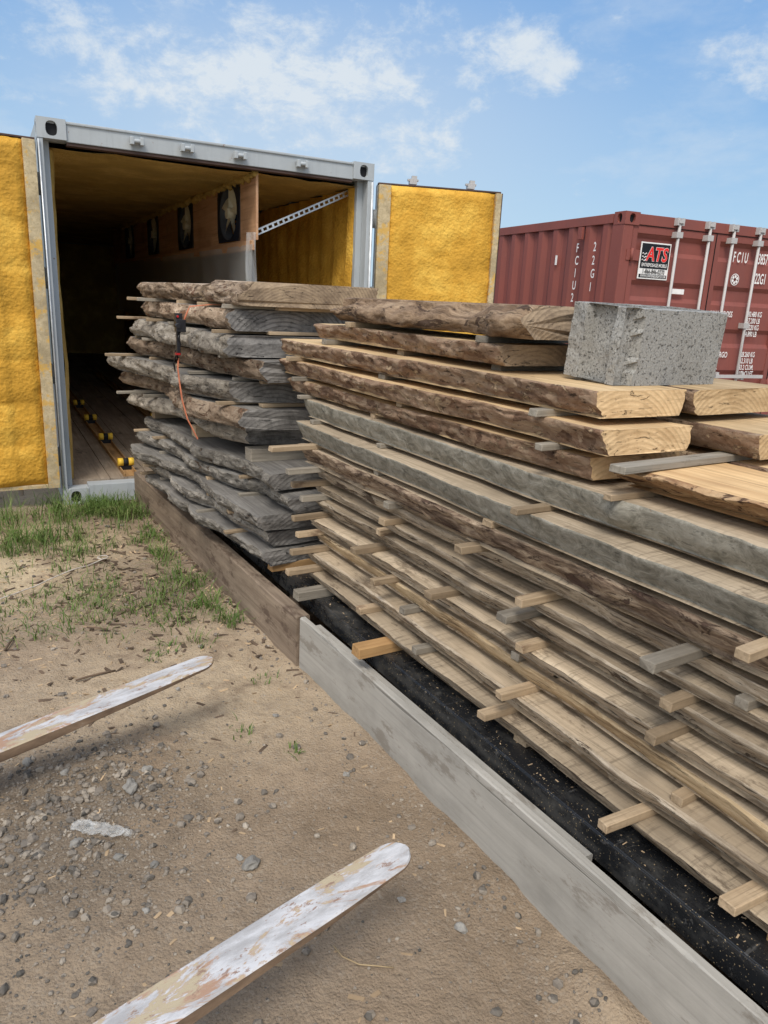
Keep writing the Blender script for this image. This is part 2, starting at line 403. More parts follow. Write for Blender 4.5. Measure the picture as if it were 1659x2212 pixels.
# ------------------------------------------------------------------ slabs & stickers
def nz(a, b, c): return noise.noise(V3((a, b, c)))
def slab(name, x0, x1, y0, y1, z0, z1, mats, label, cat, group=None, wob=.02, sl=0.0, sr=0.0, bulge=.006,
         rough=.005, seg=.016, lean=0.0, skew=0.0, humps=0.0, wane=.010, warp=.002, flare=0.0, endr=.003, knot=None, ledge=0.0, strip=1.7):
    sd = R(0, 500); h = z1 - z0; xc, yc, zc = (x0 + x1) / 2, (y0 + y1) / 2, z0
    n = max(8, int((y1 - y0) / seg)); nl, ntp = 9, 6
    verts, faces, mi, sm = [], [], [], []
    m = 0
    for i in range(n + 1):
        y = y0 + (y1 - y0) * i / n
        t = i / n
        wl = wob * nz(y * 1.1, sd, 0) * 1.4 + wob * .5 * nz(y * 4.3, sd, 3) - humps * max(0, nz(y * 2.3, sd, 9)) - flare * math.exp(-((t - .06) / .10) ** 2)
        wr = wob * nz(y * 1.1, sd, 20) + wob * .45 * nz(y * 4.3, sd, 23)
        zw = warp * nz(y * .9, sd, 31)
        wz = wane * max(0, nz(y * 1.9, sd, 41) + .2 + .5 * nz(y * 8, sd, 43) + .3 * nz(y * 24, sd, 44))
        wb = wane * .7 * max(0, nz(y * 2.3, sd, 51) + .15 + .5 * nz(y * 9, sd, 53) + .3 * nz(y * 24, sd, 54))
        xl, xr = x0 + wl + lean * (y - yc), x1 + wr + lean * (y - yc)
        ring = []
        za, zb = z0 + wb, z1 - wz
        for k in range(nl + 1):
            u = k / nl; zz = z0 + h * u
            d = rough * (noise.fractal(V3((y * 9, zz * 30 + sd, 1)), .6, 2.1, 5)) + rough * .5 * nz(y * 50, zz * 90, sd)
            if ledge: d += ledge * math.tanh(4 * nz(y * 3.2, zz * 26, sd + 7)) + ledge * .5 * math.tanh(3 * nz(y * 9, zz * 50, sd + 9))
            if knot: d -= .022 * math.exp(-((y - knot) / .045) ** 2) * math.sin(math.pi * u)
            f = .5 if k in (0, nl) else 1
            ring.append((xl + sl * (.5 - u) - bulge * math.sin(math.pi * u) + d * f, za + (zb - za) * u + zw))
        for k in range(1, ntp):
            u = k / ntp; q = z1 if k > 1 else z1 - wz * .2
            ring.append((xl + (xr - xl) * (u ** strip) - sl * .5 * (1 - u) - sr * .5 * u, q + zw))
        for k in range(nl + 1):
            u = 1 - k / nl
            d = rough * (noise.fractal(V3((y * 9, u * 2.2 + sd, 40)), .8, 2.1, 4))
            ring.append((xr - sr * (.5 - u) + bulge * math.sin(math.pi * u) + d, z0 + h * u + zw))
        for k in range(1, ntp):
            u = 1 - k / ntp; ring.append((xl + (xr - xl) * (u ** strip), z0 + zw))
        m = len(ring)
        for q, (px, pz) in enumerate(ring):
            yy = y + skew * (px - xc)
            if i in (0, n): yy += endr * nz(px * 20, pz * 40, sd) + endr * 2 * nz(px * 6, pz * 8, sd + 3)
            verts.append((px - xc, yy - yc, pz - zc))
    for i in range(n):
        for k in range(m):
            a, b_ = i * m + k, i * m + (k + 1) % m
            faces.append((a, a + m, b_ + m, b_))
            if k < nl: mi.append(1); sm.append(True)
            elif k == nl: mi.append(1 if wane > .01 else 0); sm.append(False)
            elif k < nl + ntp: mi.append(0); sm.append(False)
            elif k < nl * 2 + ntp: mi.append(1); sm.append(True)
            else: mi.append(0); sm.append(False)
    faces.append(tuple(range(m))); mi.append(2); sm.append(False)
    faces.append(tuple(n * m + k for k in reversed(range(m)))); mi.append(2); sm.append(False)
    me = bpy.data.meshes.new(name); me.from_pydata(verts, [], faces)
    for p, a, s_ in zip(me.polygons, mi, sm): p.material_index = a; p.use_smooth = s_
    bm = bmesh.new(); bm.from_mesh(me); bmesh.ops.recalc_face_normals(bm, faces=bm.faces[:]); bm.to_mesh(me); bm.free()
    return mkobj(name, me, [M[q] for q in mats], None, (xc, yc, zc), label, cat, group)

def stick(x0, x1, y, z0, z1, w=.042, mat='stick', label='rough wooden sticker strip laid between sawn planks', yaw=0.0,
          group='stickers separating the stacked planks', name='wooden_sticker'):
    bm = bmesh.new(); L = x1 - x0; n = 5
    w *= R(.85, 1.15); h = z1 - z0; rings = []
    for i in range(n + 1):
        x = -L / 2 + L * i / n; dy = R(-.0015, .0015)
        ex = R(-.005, .005)
        rings.append([bm.verts.new((x + ((ex + R(-.003, .003)) if i in (0, n) else 0) , yy * w / 2 + dy, zz)) for yy, zz in ((-1, 0), (1, 0), (1, h), (-1, h))])
    for i in range(n):
        for k in range(4): bm.faces.new((rings[i][k], rings[i][(k + 1) % 4], rings[i + 1][(k + 1) % 4], rings[i + 1][k]))
    bm.faces.new(rings[0]); bm.faces.new(rings[-1][::-1])
    bmesh.ops.recalc_face_normals(bm, faces=bm.faces[:])
    bmesh.ops.bevel(bm, geom=[e for e in bm.edges if e.calc_face_angle(0) > .8], offset=.0018, segments=1, affect='EDGES')
    for v in bm.verts: v.co = V3((-v.co.y, v.co.x, v.co.z))
    o = mkobj(name, frombm(name, bm), [M[mat]], None, ((x0 + x1) / 2, y, z0), label, 'wood strip', group)
    o.rotation_euler = (0, 0, -math.pi / 2 + yaw)
    return o

NS = 'planks in the near lumber stack'
# xl, z0,z1, y0,y1, mats, slant, wob, label, wane, bulge, rough, ledge
near = [
    (1.352, .330, .374, -.7, 2.90, ('tan', 'edge', 'end_tan'), .030, .012, 'weathered tan live-edge plank at the bottom of the stack', .008, .002, .005, .0015),
    (1.380, .398, .458, -.7, 2.93, ('tan', 'edge', 'end_tan'), .045, .020, 'weathered tan live-edge plank with streaky edge', .011, .003, .006, .002),
    (1.412, .482, .538, -.7, 2.92, ('tan', 'edge_tan', 'end_tan'), .030, .020, 'weathered plank with smooth yellowish edge', .011, .004, .004, 0),
    (1.392, .562, .613, -.7, 2.94, ('tan', 'edge', 'end_tan'), .035, .018, 'weathered tan live-edge plank with streaky edge', .010, .002, .006, .002),
    (1.408, .637, .695, -.7, 2.91, ('tan', 'edge', 'end_tan'), .045, .024, 'greyish live-edge plank with black streaked edge', .012, .003, .007, .003),
    (1.405, .719, .758, -.7, 2.92, ('tan', 'edge', 'end_tan'), .02, .016, 'thin weathered plank between wooden stickers', .008, .002, .005, .001),
    (1.412, .782, .828, -.7, 2.94, ('tan', 'edge', 'end_tan'), .025, .024, 'streaky edged plank with traces of bark', .011, .003, .007, .002),
    (1.365, .852, .932, -.7, 2.96, ('tan', 'bark_dark', 'end_tan'), .050, .022, 'thick plank with dark brown peeling bark', .018, .005, .009, .003),
    (1.335, .953, 1.031, -.6, 2.98, ('tan', 'bark_grey', 'end_tan'), .040, .016, 'long slab with smooth grey bark edge', .009, .003, .004, 0),
    (1.372, 1.048, 1.129, -.6, 2.98, ('tan', 'bark_grey', 'end_tan'), .035, .016, 'long slab with smooth grey bark and a knot', .009, .004, .004, 0),
    (1.360, 1.145, 1.203, 1.275, 3.12, ('fresh', 'bark_red', 'end_fresh'), .025, .024, 'slab with flaky reddish brown bark, fresh cut end', .020, .005, .010, .004),
    (1.345, 1.221, 1.284, 1.215, 3.18, ('fresh', 'bark_red', 'end_fresh'), .035, .030, 'thick fresh-cut slab with scaly reddish bark', .020, .005, .011, .004),
    (1.350, 1.303, 1.370, 1.265, 3.20, ('fresh', 'bark_red', 'end_fresh'), .035, .026, 'thick fresh-cut slab carrying the concrete block', .018, .005, .011, .004),
]
for i, (xl, z0, z1, y0, y1, mt, sl, wb, lb, wn_, bu, ro, le) in enumerate(near):
    w = .30 if i > 9 else .34
    slab('lumber_plank', xl, xl + w, y0, y1, z0, z1, mt, lb, 'plank', NS, wb, sl, .01, bu, ro, wane=wn_, knot=1.16 if i == 9 else None, ledge=le, strip=2.1, skew=R(-.04, .04) if i > 9 else 0)
    if i == 10: x2, ya, yb = 1.72, .9, 3.0
    elif i == 11: x2, ya, yb = 1.70, 1.06, 3.1
    elif i == 12: x2, ya, yb = 1.685, 1.25, 3.1
    else: x2, ya, yb = xl + w + .035, y0, y1
    slab('lumber_plank', x2, 2.08, ya, yb, z0, z1, mt, lb.replace('long ', 'second '), 'plank', NS, .008, .02, .01, .005, .006, seg=.03, wane=.012)
slab('lumber_plank', 1.425, 1.69, -.3, 1.215, 1.145, 1.200, ('warm', 'bark_orange', 'end_fresh'), 'bright fresh-cut plank with orange-brown waney edge', 'plank', NS, .02, .085, .01, .006, .014, wane=.020, ledge=.005, strip=1.7)
slab('lumber_plank', 1.40, 1.70, 1.67, 2.95, 1.390, 1.450, ('fresh', 'bark_red', 'end_tan'), 'short brown bark-edged plank near the top', 'plank', NS, .04, .03, .02, .006, .012, wane=.020, ledge=.004)
slab('log_slab', 1.43, 1.75, 1.60, 2.80, 1.470, 1.562, ('bark_log', 'bark_log', 'end_tan'), 'half-round offcut log slab lying on top of the stack', 'log slab', None, .06, -.05, .05, .035, .014, wane=.050, flare=.05, endr=.012, skew=.10)

gaps = [
    (.374, .398, [(.675, 1.283), (.96, 1.236), (1.49, 1.28), (1.93, 1.32), (2.32, 1.32), (2.84, 1.22)]),
    (.458, .482, [(.30, 1.36), (.92, 1.37), (1.46, 1.30), (2.1, 1.36), (2.84, 1.25)]),
    (.538, .562, [(.60, 1.39), (1.52, 1.39), (2.22, 1.30), (2.85, 1.28)]),
    (.613, .637, [(.3, 1.34), (.95, 1.31), (1.44, 1.335), (1.86, 1.31), (2.36, 1.30), (2.86, 1.26)]),
    (.695, .719, [(.35, 1.36), (.955, 1.33), (1.50, 1.30), (2.3, 1.37), (2.85, 1.30)]),
    (.758, .782, [(.8, 1.39), (1.45, 1.31), (2.25, 1.34), (2.85, 1.26)]),
    (.828, .852, [(.3, 1.35), (.92, 1.22), (1.70, 1.30), (2.2, 1.35), (2.85, 1.22)]),
    (.932, .953, [(.2, 1.3), (.75, 1.25), (1.62, 1.33), (2.3, 1.35), (2.83, 1.14)]),
    (1.031, 1.048, [(.3, 1.35), (1.43, 1.25), (2.3, 1.36), (2.9, 1.35)]),
    (1.129, 1.145, [(.1, 1.40), (.7, 1.42), (1.165, 1.31), (1.75, 1.39), (2.4, 1.38), (2.96, 1.33)]),
    (1.203, 1.221, [(1.42, 1.30), (2.2, 1.36), (2.98, 1.31)]),
    (1.284, 1.303, [(1.46, 1.31), (2.3, 1.36), (3.02, 1.30)]),
]
for gi, (z0, z1, ps) in enumerate(gaps):
    for (y, xt) in ps:
        g = random.random() < (.6 if gi in (6, 8, 9, 10, 11) else .25)
        stick(xt, 2.10, y + R(-.01, .01), z0, z1, R(.029, .040), 'stickg' if g else 'stick', yaw=R(-.05, .05),
              label='grey weathered sticker strip between planks' if g else 'rough wooden sticker strip laid between sawn planks')
stick(1.30, 2.12, 1.155, 1.202, 1.220, .05, 'stickg', 'long grey sticker strip under the slab ends', yaw=.04)
stick(1.42, 1.95, 1.76, 1.370, 1.390, .04, 'stickg', yaw=.02); stick(1.42, 1.95, 2.3, 1.370, 1.390, .04, 'stick')
stick(1.37, 1.95, 2.82, 1.370, 1.390, .04, 'stickg')
stick(1.36, 1.80, 1.80, 1.450, 1.470, .05, 'stickg', yaw=.2); stick(1.37, 1.8, 2.62, 1.450, 1.470, .04, 'stick')
for y, xt, mm in ((2.74, 1.225, 'stickg'), (2.16, 1.21, 'orange'), (1.45, 1.39, 'stick'), (.62, 1.39, 'orange'), (.0, 1.38, 'stick')):
    stick(xt, 2.1, y, .290, .330, .055, mm, 'squared timber bearer under the bottom plank', group='bearers under the stacks', name='timber_bearer')

# ---- far grey stack
FS = 'slabs in the strapped grey stack'
zl = [(.330, .402), (.416, .492), (.508, .584), (.600, .676), (.690, .768)]
for i, (z0, z1) in enumerate(zl):
    xo = 1.17 + (-.01, .02, -.03, .03, .0)[i]
    slab('live_edge_slab', xo, 1.84 + R(-.03, .03), 3.04 + R(-.03, .08), 4.9 + R(-.1, .1), z0, z1, ('greyw', 'bark_ash', 'end_grey'),
         'ash-grey weathered live-edge slab in the strapped stack', 'slab', FS, .09, R(-.02, .05), .03, .018, .013, seg=.012, lean=-.085, skew=R(-.05, .15), humps=.08, wane=.010, endr=.008, ledge=.005, warp=.010, strip=2.2)
zu = [(.832, .926), (.942, 1.036), (1.052, 1.150), (1.166, 1.262), (1.278, 1.376), (1.392, 1.489)]
for i, (z0, z1) in enumerate(zu):
    xo = 1.14 + (.05, .0, -.03, .01, -.02, .05)[i]
    slab('live_edge_slab', xo, 1.76 + R(-.04, .04), 3.30 + (.14, -.06, .08, -.10, .02, .08)[i], 5.02 + R(-.15, .1), z0, z1,
         ('greyw', ('bark_far2', 'bark_far', 'bark_far2', 'bark_far', 'bark_far2', 'bark_far')[i], 'end_grey'),
         'rugged grey-brown live-edge slab in the strapped stack', 'slab', FS, .11, R(-.03, .04), .03, .026, .018, seg=.012, lean=-.085, skew=R(-.3, .15), humps=.09, wane=.012, endr=.012, ledge=.007, warp=.012, strip=2.2)
slab('live_edge_slab', 1.17, 1.60, 3.98, 5.0, 1.508, 1.600, ('bark_pale', 'bark_far', 'end_tan'), 'pale tan slab topping the strapped stack', 'slab', FS, .06, .03, .03, .02, .02, lean=-.08, wane=.04, skew=.3, ledge=.006)
slab('live_edge_slab', 1.24, 1.72, 3.26, 3.93, 1.508, 1.615, ('bark_pale', 'bark_far', 'end_tan'), 'rough bark-covered slab topping the strapped stack', 'slab', FS, .12, -.06, .08, .025, .028, lean=-.05, skew=-.25, wane=.07, endr=.018, ledge=.010, warp=.02)
slab('live_edge_slab', 1.66, 1.88, 3.98, 4.8, 1.508, 1.58, ('bark_far', 'bark_far', 'end_tan'), 'narrow pale slab topping the strapped stack', 'slab', FS, .04, .03, .03, .02, .02, wane=.03)
allz = [(a[1], b_[0]) for a, b_ in zip(zl[:-1], zl[1:])] + [(a[1], b_[0]) for a, b_ in zip(zu[:-1], zu[1:])] + [(1.489, 1.508)]
for gi, (z0, z1) in enumerate(allz):
    for y in (3.45, 3.8, 4.2, 4.6, 4.85):
        if gi < 4 and y > 3.5 and y < 4.3 and random.random() < .5: continue
        xt = 1.15 - .085 * (y - 4.0) + R(-.08, .05) - (.12 if (y > 4.8 and gi in (4, 6, 8)) else 0) - (.06 if y < 3.5 and gi in (5, 7, 8) else 0)
        stick(xt, 1.75, y + R(-.04, .04), z0, z1, .034, random.choice(['stick', 'stick', 'stickg']), yaw=R(-.06, .06),
              label='rough wooden sticker strip between grey slabs', group='stickers separating the grey slabs')
    if gi > 3:
        stick(R(1.30, 1.5), 1.74, 3.33 + R(0, .05), z0, z1, .045, 'stick', yaw=R(-.1, .1), label='rough wooden sticker strip between grey slabs', group='stickers separating the grey slabs')
for y, mm, xt in ((3.40, 'stickg', 1.26), (4.1, 'stick', 1.19), (4.8, 'stick', 1.14)):
    stick(xt, 1.80, y, .768, .832, .075, mm, 'thick squared timber separating two slab groups', group='bearers under the stacks', name='timber_bearer')
for y in (3.12, 3.9, 4.7):
    stick(1.26 if y < 3.5 else 1.2, 1.9, y, .290, .330, .06, 'orange', 'squared timber bearer under the grey slabs', group='bearers under the stacks', name='timber_bearer')

# strap
st = empty('ratchet_strap', (1.1, 3.8, .84), 0, 'orange ratchet strap with black buckle around grey slabs', 'ratchet strap')
def sp(lst): return [(a - 1.1, b_ - 3.8, c - .84) for a, b_, c in lst]
tube('strap_webbing', sp([(1.10, 3.70, .83), (1.060, 3.74, .93), (1.045, 3.77, 1.02), (1.04, 3.79, 1.10), (1.035, 3.80, 1.18), (1.04, 3.80, 1.23)]), 0, [M['strap']], st, flat=(.009, .0015))
tube('strap_webbing', sp([(1.065, 3.77, 1.42), (1.07, 3.74, 1.45), (1.08, 3.72, 1.485), (1.18, 3.70, 1.499), (1.3, 3.69, 1.499), (1.8, 3.68, 1.499), (1.90, 3.68, 1.4), (1.90, 3.68, .86)]), 0, [M['strap']], st, flat=(.009, .0015))
tube('hook_cord', sp([(1.04, 3.80, 1.22), (1.03, 3.81, 1.26), (1.045, 3.78, 1.30), (1.03, 3.76, 1.34), (1.05, 3.77, 1.37)]), .006, [M['ratchet']], st)
tube('hook_cord', sp([(1.03, 3.83, 1.16), (1.025, 3.84, 1.20), (1.04, 3.82, 1.26), (1.035, 3.80, 1.32)]), .004, [M['ratchet']], st)
bm = bmesh.new()
addbox(bm, (-.078, -.045, .52), (-.030, -.005, .58)); addbox(bm, (-.080, -.04, .57), (-.045, -.01, .61))
addcyl(bm, (-.068, -.05, .55), (-.068, .0, .55), .014); addcyl(bm, (-.070, -.045, .595), (-.070, -.005, .595), .008, 12, 1)
addbox(bm, (-.080, -.03, .405), (-.055, -.01, .42), 1); addbox(bm, (-.074, -.03, .415), (-.056, -.015, .525))
bmesh.ops.bevel(bm, geom=bm.edges[:], offset=.002, segments=1, affect='EDGES')
mkobj('ratchet_buckle', frombm('ratchet_buckle', bm), [M['ratchet'], M['redplastic']], st)

# ------------------------------------------------------------------ track beams and black deck
def beam(name, mn, mx, mat, label, yaw=0.0, group='timber track beams', chip=1.0):
    bm = bmesh.new(); mn, mx = V3(mn), V3(mx); L = mx.y - mn.y; n = int(L / .02)
    c = V3(((mn.x + mx.x) / 2, (mn.y + mx.y) / 2, mn.z)); rings = []; sd = R(0, 99)
    for i in range(n + 1):
        y = mn.y + L * i / n; d = .003 * nz(y * 1.5, sd, 0)
        ch = .0025 + chip * (.006 * max(0, nz(y * 3, sd, 4)) + .010 * max(0, nz(y * 13, sd, 6) - .2) + .006 * max(0, nz(y * 40, sd, 6) - .2))
        w0, w1, h1 = mn.x - c.x + d, mx.x - c.x + d, mx.z - mn.z + .003 * nz(y * 2, sd, 8)
        ring = [(w0, 0), (w0 + .0008 * nz(y * 30, 2, sd), h1 * .5), (w0, h1 - ch), (w0 + ch, h1), (w1 - .003, h1), (w1, h1 - .003), (w1, 0)]
        rings.append([bm.verts.new((a, y - c.y, b_)) for a, b_ in ring])
    m = 7
    for i in range(n):
        for k in range(m):
            bm.faces.new((rings[i][k], rings[i + 1][k], rings[i + 1][(k + 1) % m], rings[i][(k + 1) % m]))
    bm.faces.new(rings[0]); bm.faces.new(rings[-1][::-1]); bmesh.ops.recalc_face_normals(bm, faces=bm.faces[:])
    o = mkobj(name, frombm(name, bm), [M[mat]], None, c, label, 'timber beam', group); o.rotation_euler = (0, 0, yaw); return o
Y1 = math.radians(1.0)
beam('timber_beam', (1.243, -.35, -.03), (1.270, 2.665, .240), 'beam_grey', 'long weathered grey timber beam beside the black deck', Y1)
beam('timber_beam', (1.273, 1.06, -.03), (1.300, 2.60, .222), 'beam_grey', 'thin grey board against the inside of the beam', Y1)
beam('timber_beam', (1.19, 2.675, -.03), (1.252, 5.6, .238), 'beam_brown', 'old brown weathered timber beam with flaking paint', math.radians(.6), chip=1.6)
beam('timber_beam', (2.18, -.8, -.03), (2.24, 5.6, .238), 'beam_brown', 'old brown timber beam along the far side')
bm = bmesh.new()
addbox(bm, (-.445, -3.05, .048), (.46, 3.05, .054))
addbox(bm, (-.445, -3.05, -.03), (-.439, 3.05, .0479)); addbox(bm, (.454, -3.05, .0), (.46, 3.05, .0479))
for k in range(9): addbox(bm, (-.43, -3.0 + k * .74, .0), (.45, -2.94 + k * .74, .046))
bmesh.ops.bevel(bm, geom=bm.edges[:], offset=.0016, segments=1, affect='EDGES')
mkobj('black_steel_deck', frombm('black_steel_deck', bm), [M['black']], None, (1.760, 2.4, .236), 'dusty black painted steel cart deck under the lumber', 'cart deck')
for k, y in enumerate((-.4, .8, 1.9, 3.0, 4.1, 5.2)):
    boxes('cross_timber', [((-.41, -.05, 0), (.43, .05, .268))], [M['beam_brown']], None, .006, loc=(1.745, y, -.034),
          label='brown cross timber supporting the steel deck', cat='timber', group='cross timbers')

# ------------------------------------------------------------------ concrete block
def cinder():
    s = .01; nx, ny, nz_ = 40, 19, 19
    def solid(i, j, k):
        if not (0 <= i < nx and 0 <= j < ny and 0 <= k < nz_): return False
        return not ((3 <= i < 18 or 22 <= i < 37) and 3 <= j < 16)
    vd, verts, faces = {}, [], []
    def vid(p):
        if p not in vd: vd[p] = len(verts); verts.append(p)
        return vd[p]
    D = [((1, 0, 0), [(1, 0, 0), (1, 1, 0), (1, 1, 1), (1, 0, 1)]), ((-1, 0, 0), [(0, 0, 0), (0, 0, 1), (0, 1, 1), (0, 1, 0)]),
         ((0, 1, 0), [(0, 1, 0), (0, 1, 1), (1, 1, 1), (1, 1, 0)]), ((0, -1, 0), [(0, 0, 0), (1, 0, 0), (1, 0, 1), (0, 0, 1)]),
         ((0, 0, 1), [(0, 0, 1), (1, 0, 1), (1, 1, 1), (0, 1, 1)]), ((0, 0, -1), [(0, 0, 0), (0, 1, 0), (1, 1, 0), (1, 0, 0)])]
    for i in range(nx):
        for j in range(ny):
            for k in range(nz_):
                if solid(i, j, k):
                    for d, q in D:
                        if not solid(i + d[0], j + d[1], k + d[2]): faces.append([vid((i + a, j + b_, k + c)) for a, b_, c in q])
    out = []
    for (i, j, k) in verts:
        p = V3((i * s, j * s, k * s * 1.03)); q = p.copy()
        q += V3((nz(p.x * 90, p.y * 90, p.z * 90), nz(p.x * 90 + 9, p.y * 90, p.z * 90), nz(p.x * 90, p.y * 90 + 9, p.z * 90))) * .0007
        if k == 0: q.z = 0
        if i == 0:
            q.x += .006 * noise.fractal(p * 16, .9, 2, 3) + .004
            if 5 <= j <= 13: q.x += .026
        if j == 0:
            edge = 6 + 2.4 * nz(0, 0, p.z * 30)
            if i < edge: q.y += .024 + .004 * nz(p.x * 40, 0, p.z * 30)
        if k == nz_ and (i in (0, nx) or j in (0, ny)): q.z -= .002 + .003 * nz(p.x * 30, p.y * 30, 2)
        if (j in (0, ny)) and i == nx: q.x -= .003
        if i == 0 and j == 0: q.x += .006
        out.append(q)
    me = bpy.data.meshes.new('concrete_block'); me.from_pydata(out, [], faces)
    o = mkobj('concrete_block', me, [M['conc']], None, (1.483, 1.345, 1.3705), 'rough grey hollow concrete block weighing down the top slab', 'concrete block')
    o.rotation_euler = (math.radians(3.6), 0, math.radians(.5))
cinder()
stick(1.50, 1.86, 1.50, 1.3700, 1.3785, .03, 'stickg', 'thin grey shim under the concrete block', name='wooden_shim')

# ------------------------------------------------------------------ forks
fk = empty('forklift_forks', (-.35, 1.7, 0), 0, 'worn silver-white forklift forks reaching in above dirt', 'forklift forks')
def fork(tip):
    d = V3((-.67, -.07, -.10)).normalized(); L = 1.22; W = .052
    side = V3((0, 0, 1)).cross(d).normalized(); up = d.cross(side).normalized()
    if up.z < 0: up = -up
    bm = bmesh.new(); rings = []
    ss = [0, .002, .006, .012, .02, .03, .042, .055, .08, .12, .2, .3, .45, .6, .8, 1.0, L]
    for s_ in ss:
        w = W * math.sqrt(max(.06, 1 - (1 - min(1, s_ / .05)) ** 2)) * (.84 + .16 * min(1, s_ / .22))
        th = .012 + .026 * min(1, s_ / .6); c = V3(tip) + d * s_
        b_ = min(.004, th * .3)
        pts = [(-w, -b_), (-w + b_, 0), (w - b_, 0), (w, -b_), (w, -th + b_), (w - b_, -th), (-w + b_, -th), (-w, -th + b_)]
        rings.append([bm.verts.new(c + side * a + up * e - V3(fk.location)) for a, e in pts])
    for i in range(len(rings) - 1):
        for k in range(8):
            f = bm.faces.new((rings[i][k], rings[i + 1][k], rings[i + 1][(k + 1) % 8], rings[i][(k + 1) % 8]))
            f.material_index = 0 if k in (0, 1, 2) else 1
    bm.faces.new(rings[0]); bm.faces.new(rings[-1])
    e = V3(tip) + d * L - V3(fk.location)
    addbox(bm, (e.x - .045, e.y - W, e.z - .035), (e.x, e.y + W, e.z + .40), 1)
    bmesh.ops.recalc_face_normals(bm, faces=bm.faces[:])
    mkobj('fork', frombm('fork', bm), [M['fork'], M['forkside']], fk)
fork((.850, 1.225, .30)); fork((.735, 2.355, .30))
boxes('carriage_bar', [((-.10, -.75, .17), (-.052, .75, .25)), ((-.10, -.75, .38), (-.052, .75, .46)), ((-.14, -.4, .0), (-.1, -.3, .50)), ((-.14, .3, .0), (-.1, .4, .50))], [M['forkside']], fk, .004, loc=(-.0, 0, 0))

# ------------------------------------------------------------------ shipping containers
def casting(name, mn, mx, mats, parent, holes=('front', 'left')):
    bm = bmesh.new(); mn, mx = V3(mn), V3(mx); s = mx - mn
    F = {'front': ((mn.x, mn.y, mn.z), (1, 0, 0), (0, 0, 1), s.x, s.z, (0, 1, 0)),
         'left': ((mn.x, mx.y, mn.z), (0, -1, 0), (0, 0, 1), s.y, s.z, (1, 0, 0)),
         'right': ((mx.x, mn.y, mn.z), (0, 1, 0), (0, 0, 1), s.y, s.z, (-1, 0, 0)),
         'back': ((mx.x, mx.y, mn.z), (-1, 0, 0), (0, 0, 1), s.x, s.z, (0, -1, 0)),
         'top': ((mn.x, mn.y, mx.z), (1, 0, 0), (0, 1, 0), s.x, s.y, (0, 0, -1)),
         'bot': ((mn.x, mx.y, mn.z), (1, 0, 0), (0, -1, 0), s.x, s.y, (0, 0, 1))}
    for nm, (O, U, V, w, h, I) in F.items():
        O, U, V, I = V3(O), V3(U), V3(V), V3(I)
        if nm not in holes:
            bm.faces.new([bm.verts.new(O + U * a + V * b_) for a, b_ in ((0, 0), (w, 0), (w, h), (0, h))]); continue
        ca = math.atan2(h, w); ang = sorted([ca, math.pi - ca, math.pi + ca, -ca % math.tau] + [k * math.tau / 20 + .02 for k in range(20)])
        outer, inner, deep = [], [], []
        rx, rz = w * .20, h * .36
        for a in ang:
            ct, sn = math.cos(a), math.sin(a)
            k = min((w / 2) / max(abs(ct), 1e-6), (h / 2) / max(abs(sn), 1e-6))
            outer.append(bm.verts.new(O + U * (w / 2 + ct * k) + V * (h / 2 + sn * k)))
            q = (abs(ct) ** 2.6 + abs(sn) ** 2.6) ** (-1 / 2.6)
            ip = O + U * (w / 2 + ct * rx * q) + V * (h / 2 + sn * rz * q)
            inner.append(bm.verts.new(ip)); deep.append(bm.verts.new(ip + I * .03))
        n = len(ang)
        for k in range(n):
            j = (k + 1) % n
            bm.faces.new((outer[k], outer[j], inner[j], inner[k]))
            f = bm.faces.new((inner[k], inner[j], deep[j], deep[k])); f.material_index = 0
        f = bm.faces.new(deep); f.material_index = 1  # dark cap stands in for the shade inside the hole
    return mkobj(name, frombm(name, bm), mats, parent)

def corr(a, pitch=.278, depth=.036):
    t = (a % pitch) / pitch
    if t < .26: return 0
    if t < .5: return -depth * (t - .26) / .24
    if t < .76: return -depth
    return -depth * (1 - (t - .76) / .24)
def corr_us(L, pitch=.278):
    us = [0]; k = 0
    while True:
        for f in (0, .26, .5, .76):
            u = (k + f) * pitch
            if u >= L: us.append(L); return sorted(set(us))
            us.append(u)
        k += 1

# --- yellow-foam lined container
W_, L_, H_ = 2.438, 12.19, 2.591
C1 = empty('shipping_container', (.685, 5.70, 0), math.radians(-3), 'grey shipping container with yellow foam lining, doors wide open', 'shipping container')
patch('side_wall', (0, L_, .12), (0, -1, 0), (0, 0, 1), corr_us(L_ - .16), [0, H_ - .24], lambda a, c: corr(a) - .005, [M['cgrey']], C1, False)
patch('side_wall', (W_, .16, .12), (0, 1, 0), (0, 0, 1), corr_us(L_ - .16), [0, H_ - .24], lambda a, c: corr(a) - .005, [M['cgrey']], C1, False)
boxes('rear_wall', [((0.01, L_ - .06, .0), (W_ - .01, L_, H_ - .01))], [M['cgrey']], C1)
boxes('roof', [((0.02, .12, H_ - .03), (W_ - .02, L_, H_ - .006))], [M['cgrey']], C1)
boxes('bottom_rail', [((0, .18, .0), (.06, L_, .13)), ((W_ - .06, .18, 0), (W_, L_, .13))], [M['cgrey']], C1)
boxes('top_rail', [((0.003, .18, H_ - .12), (.06, L_, H_ - .004)), ((W_ - .06, .18, H_ - .12), (W_ - .003, L_, H_ - .004))], [M['cgrey']], C1)
boxes('header_beam', [((.178, .01, H_ - .125), (W_ - .178, .10, H_ - .008)), ((.178, .0, H_ - .02), (W_ - .178, .03, H_ - .003))], [M['cgrey']], C1, .005)
boxes('header_lip', [((.178, .02, H_ - .145), (W_ - .178, .09, H_ - .1265))], [M['brownrim']], C1, .003)
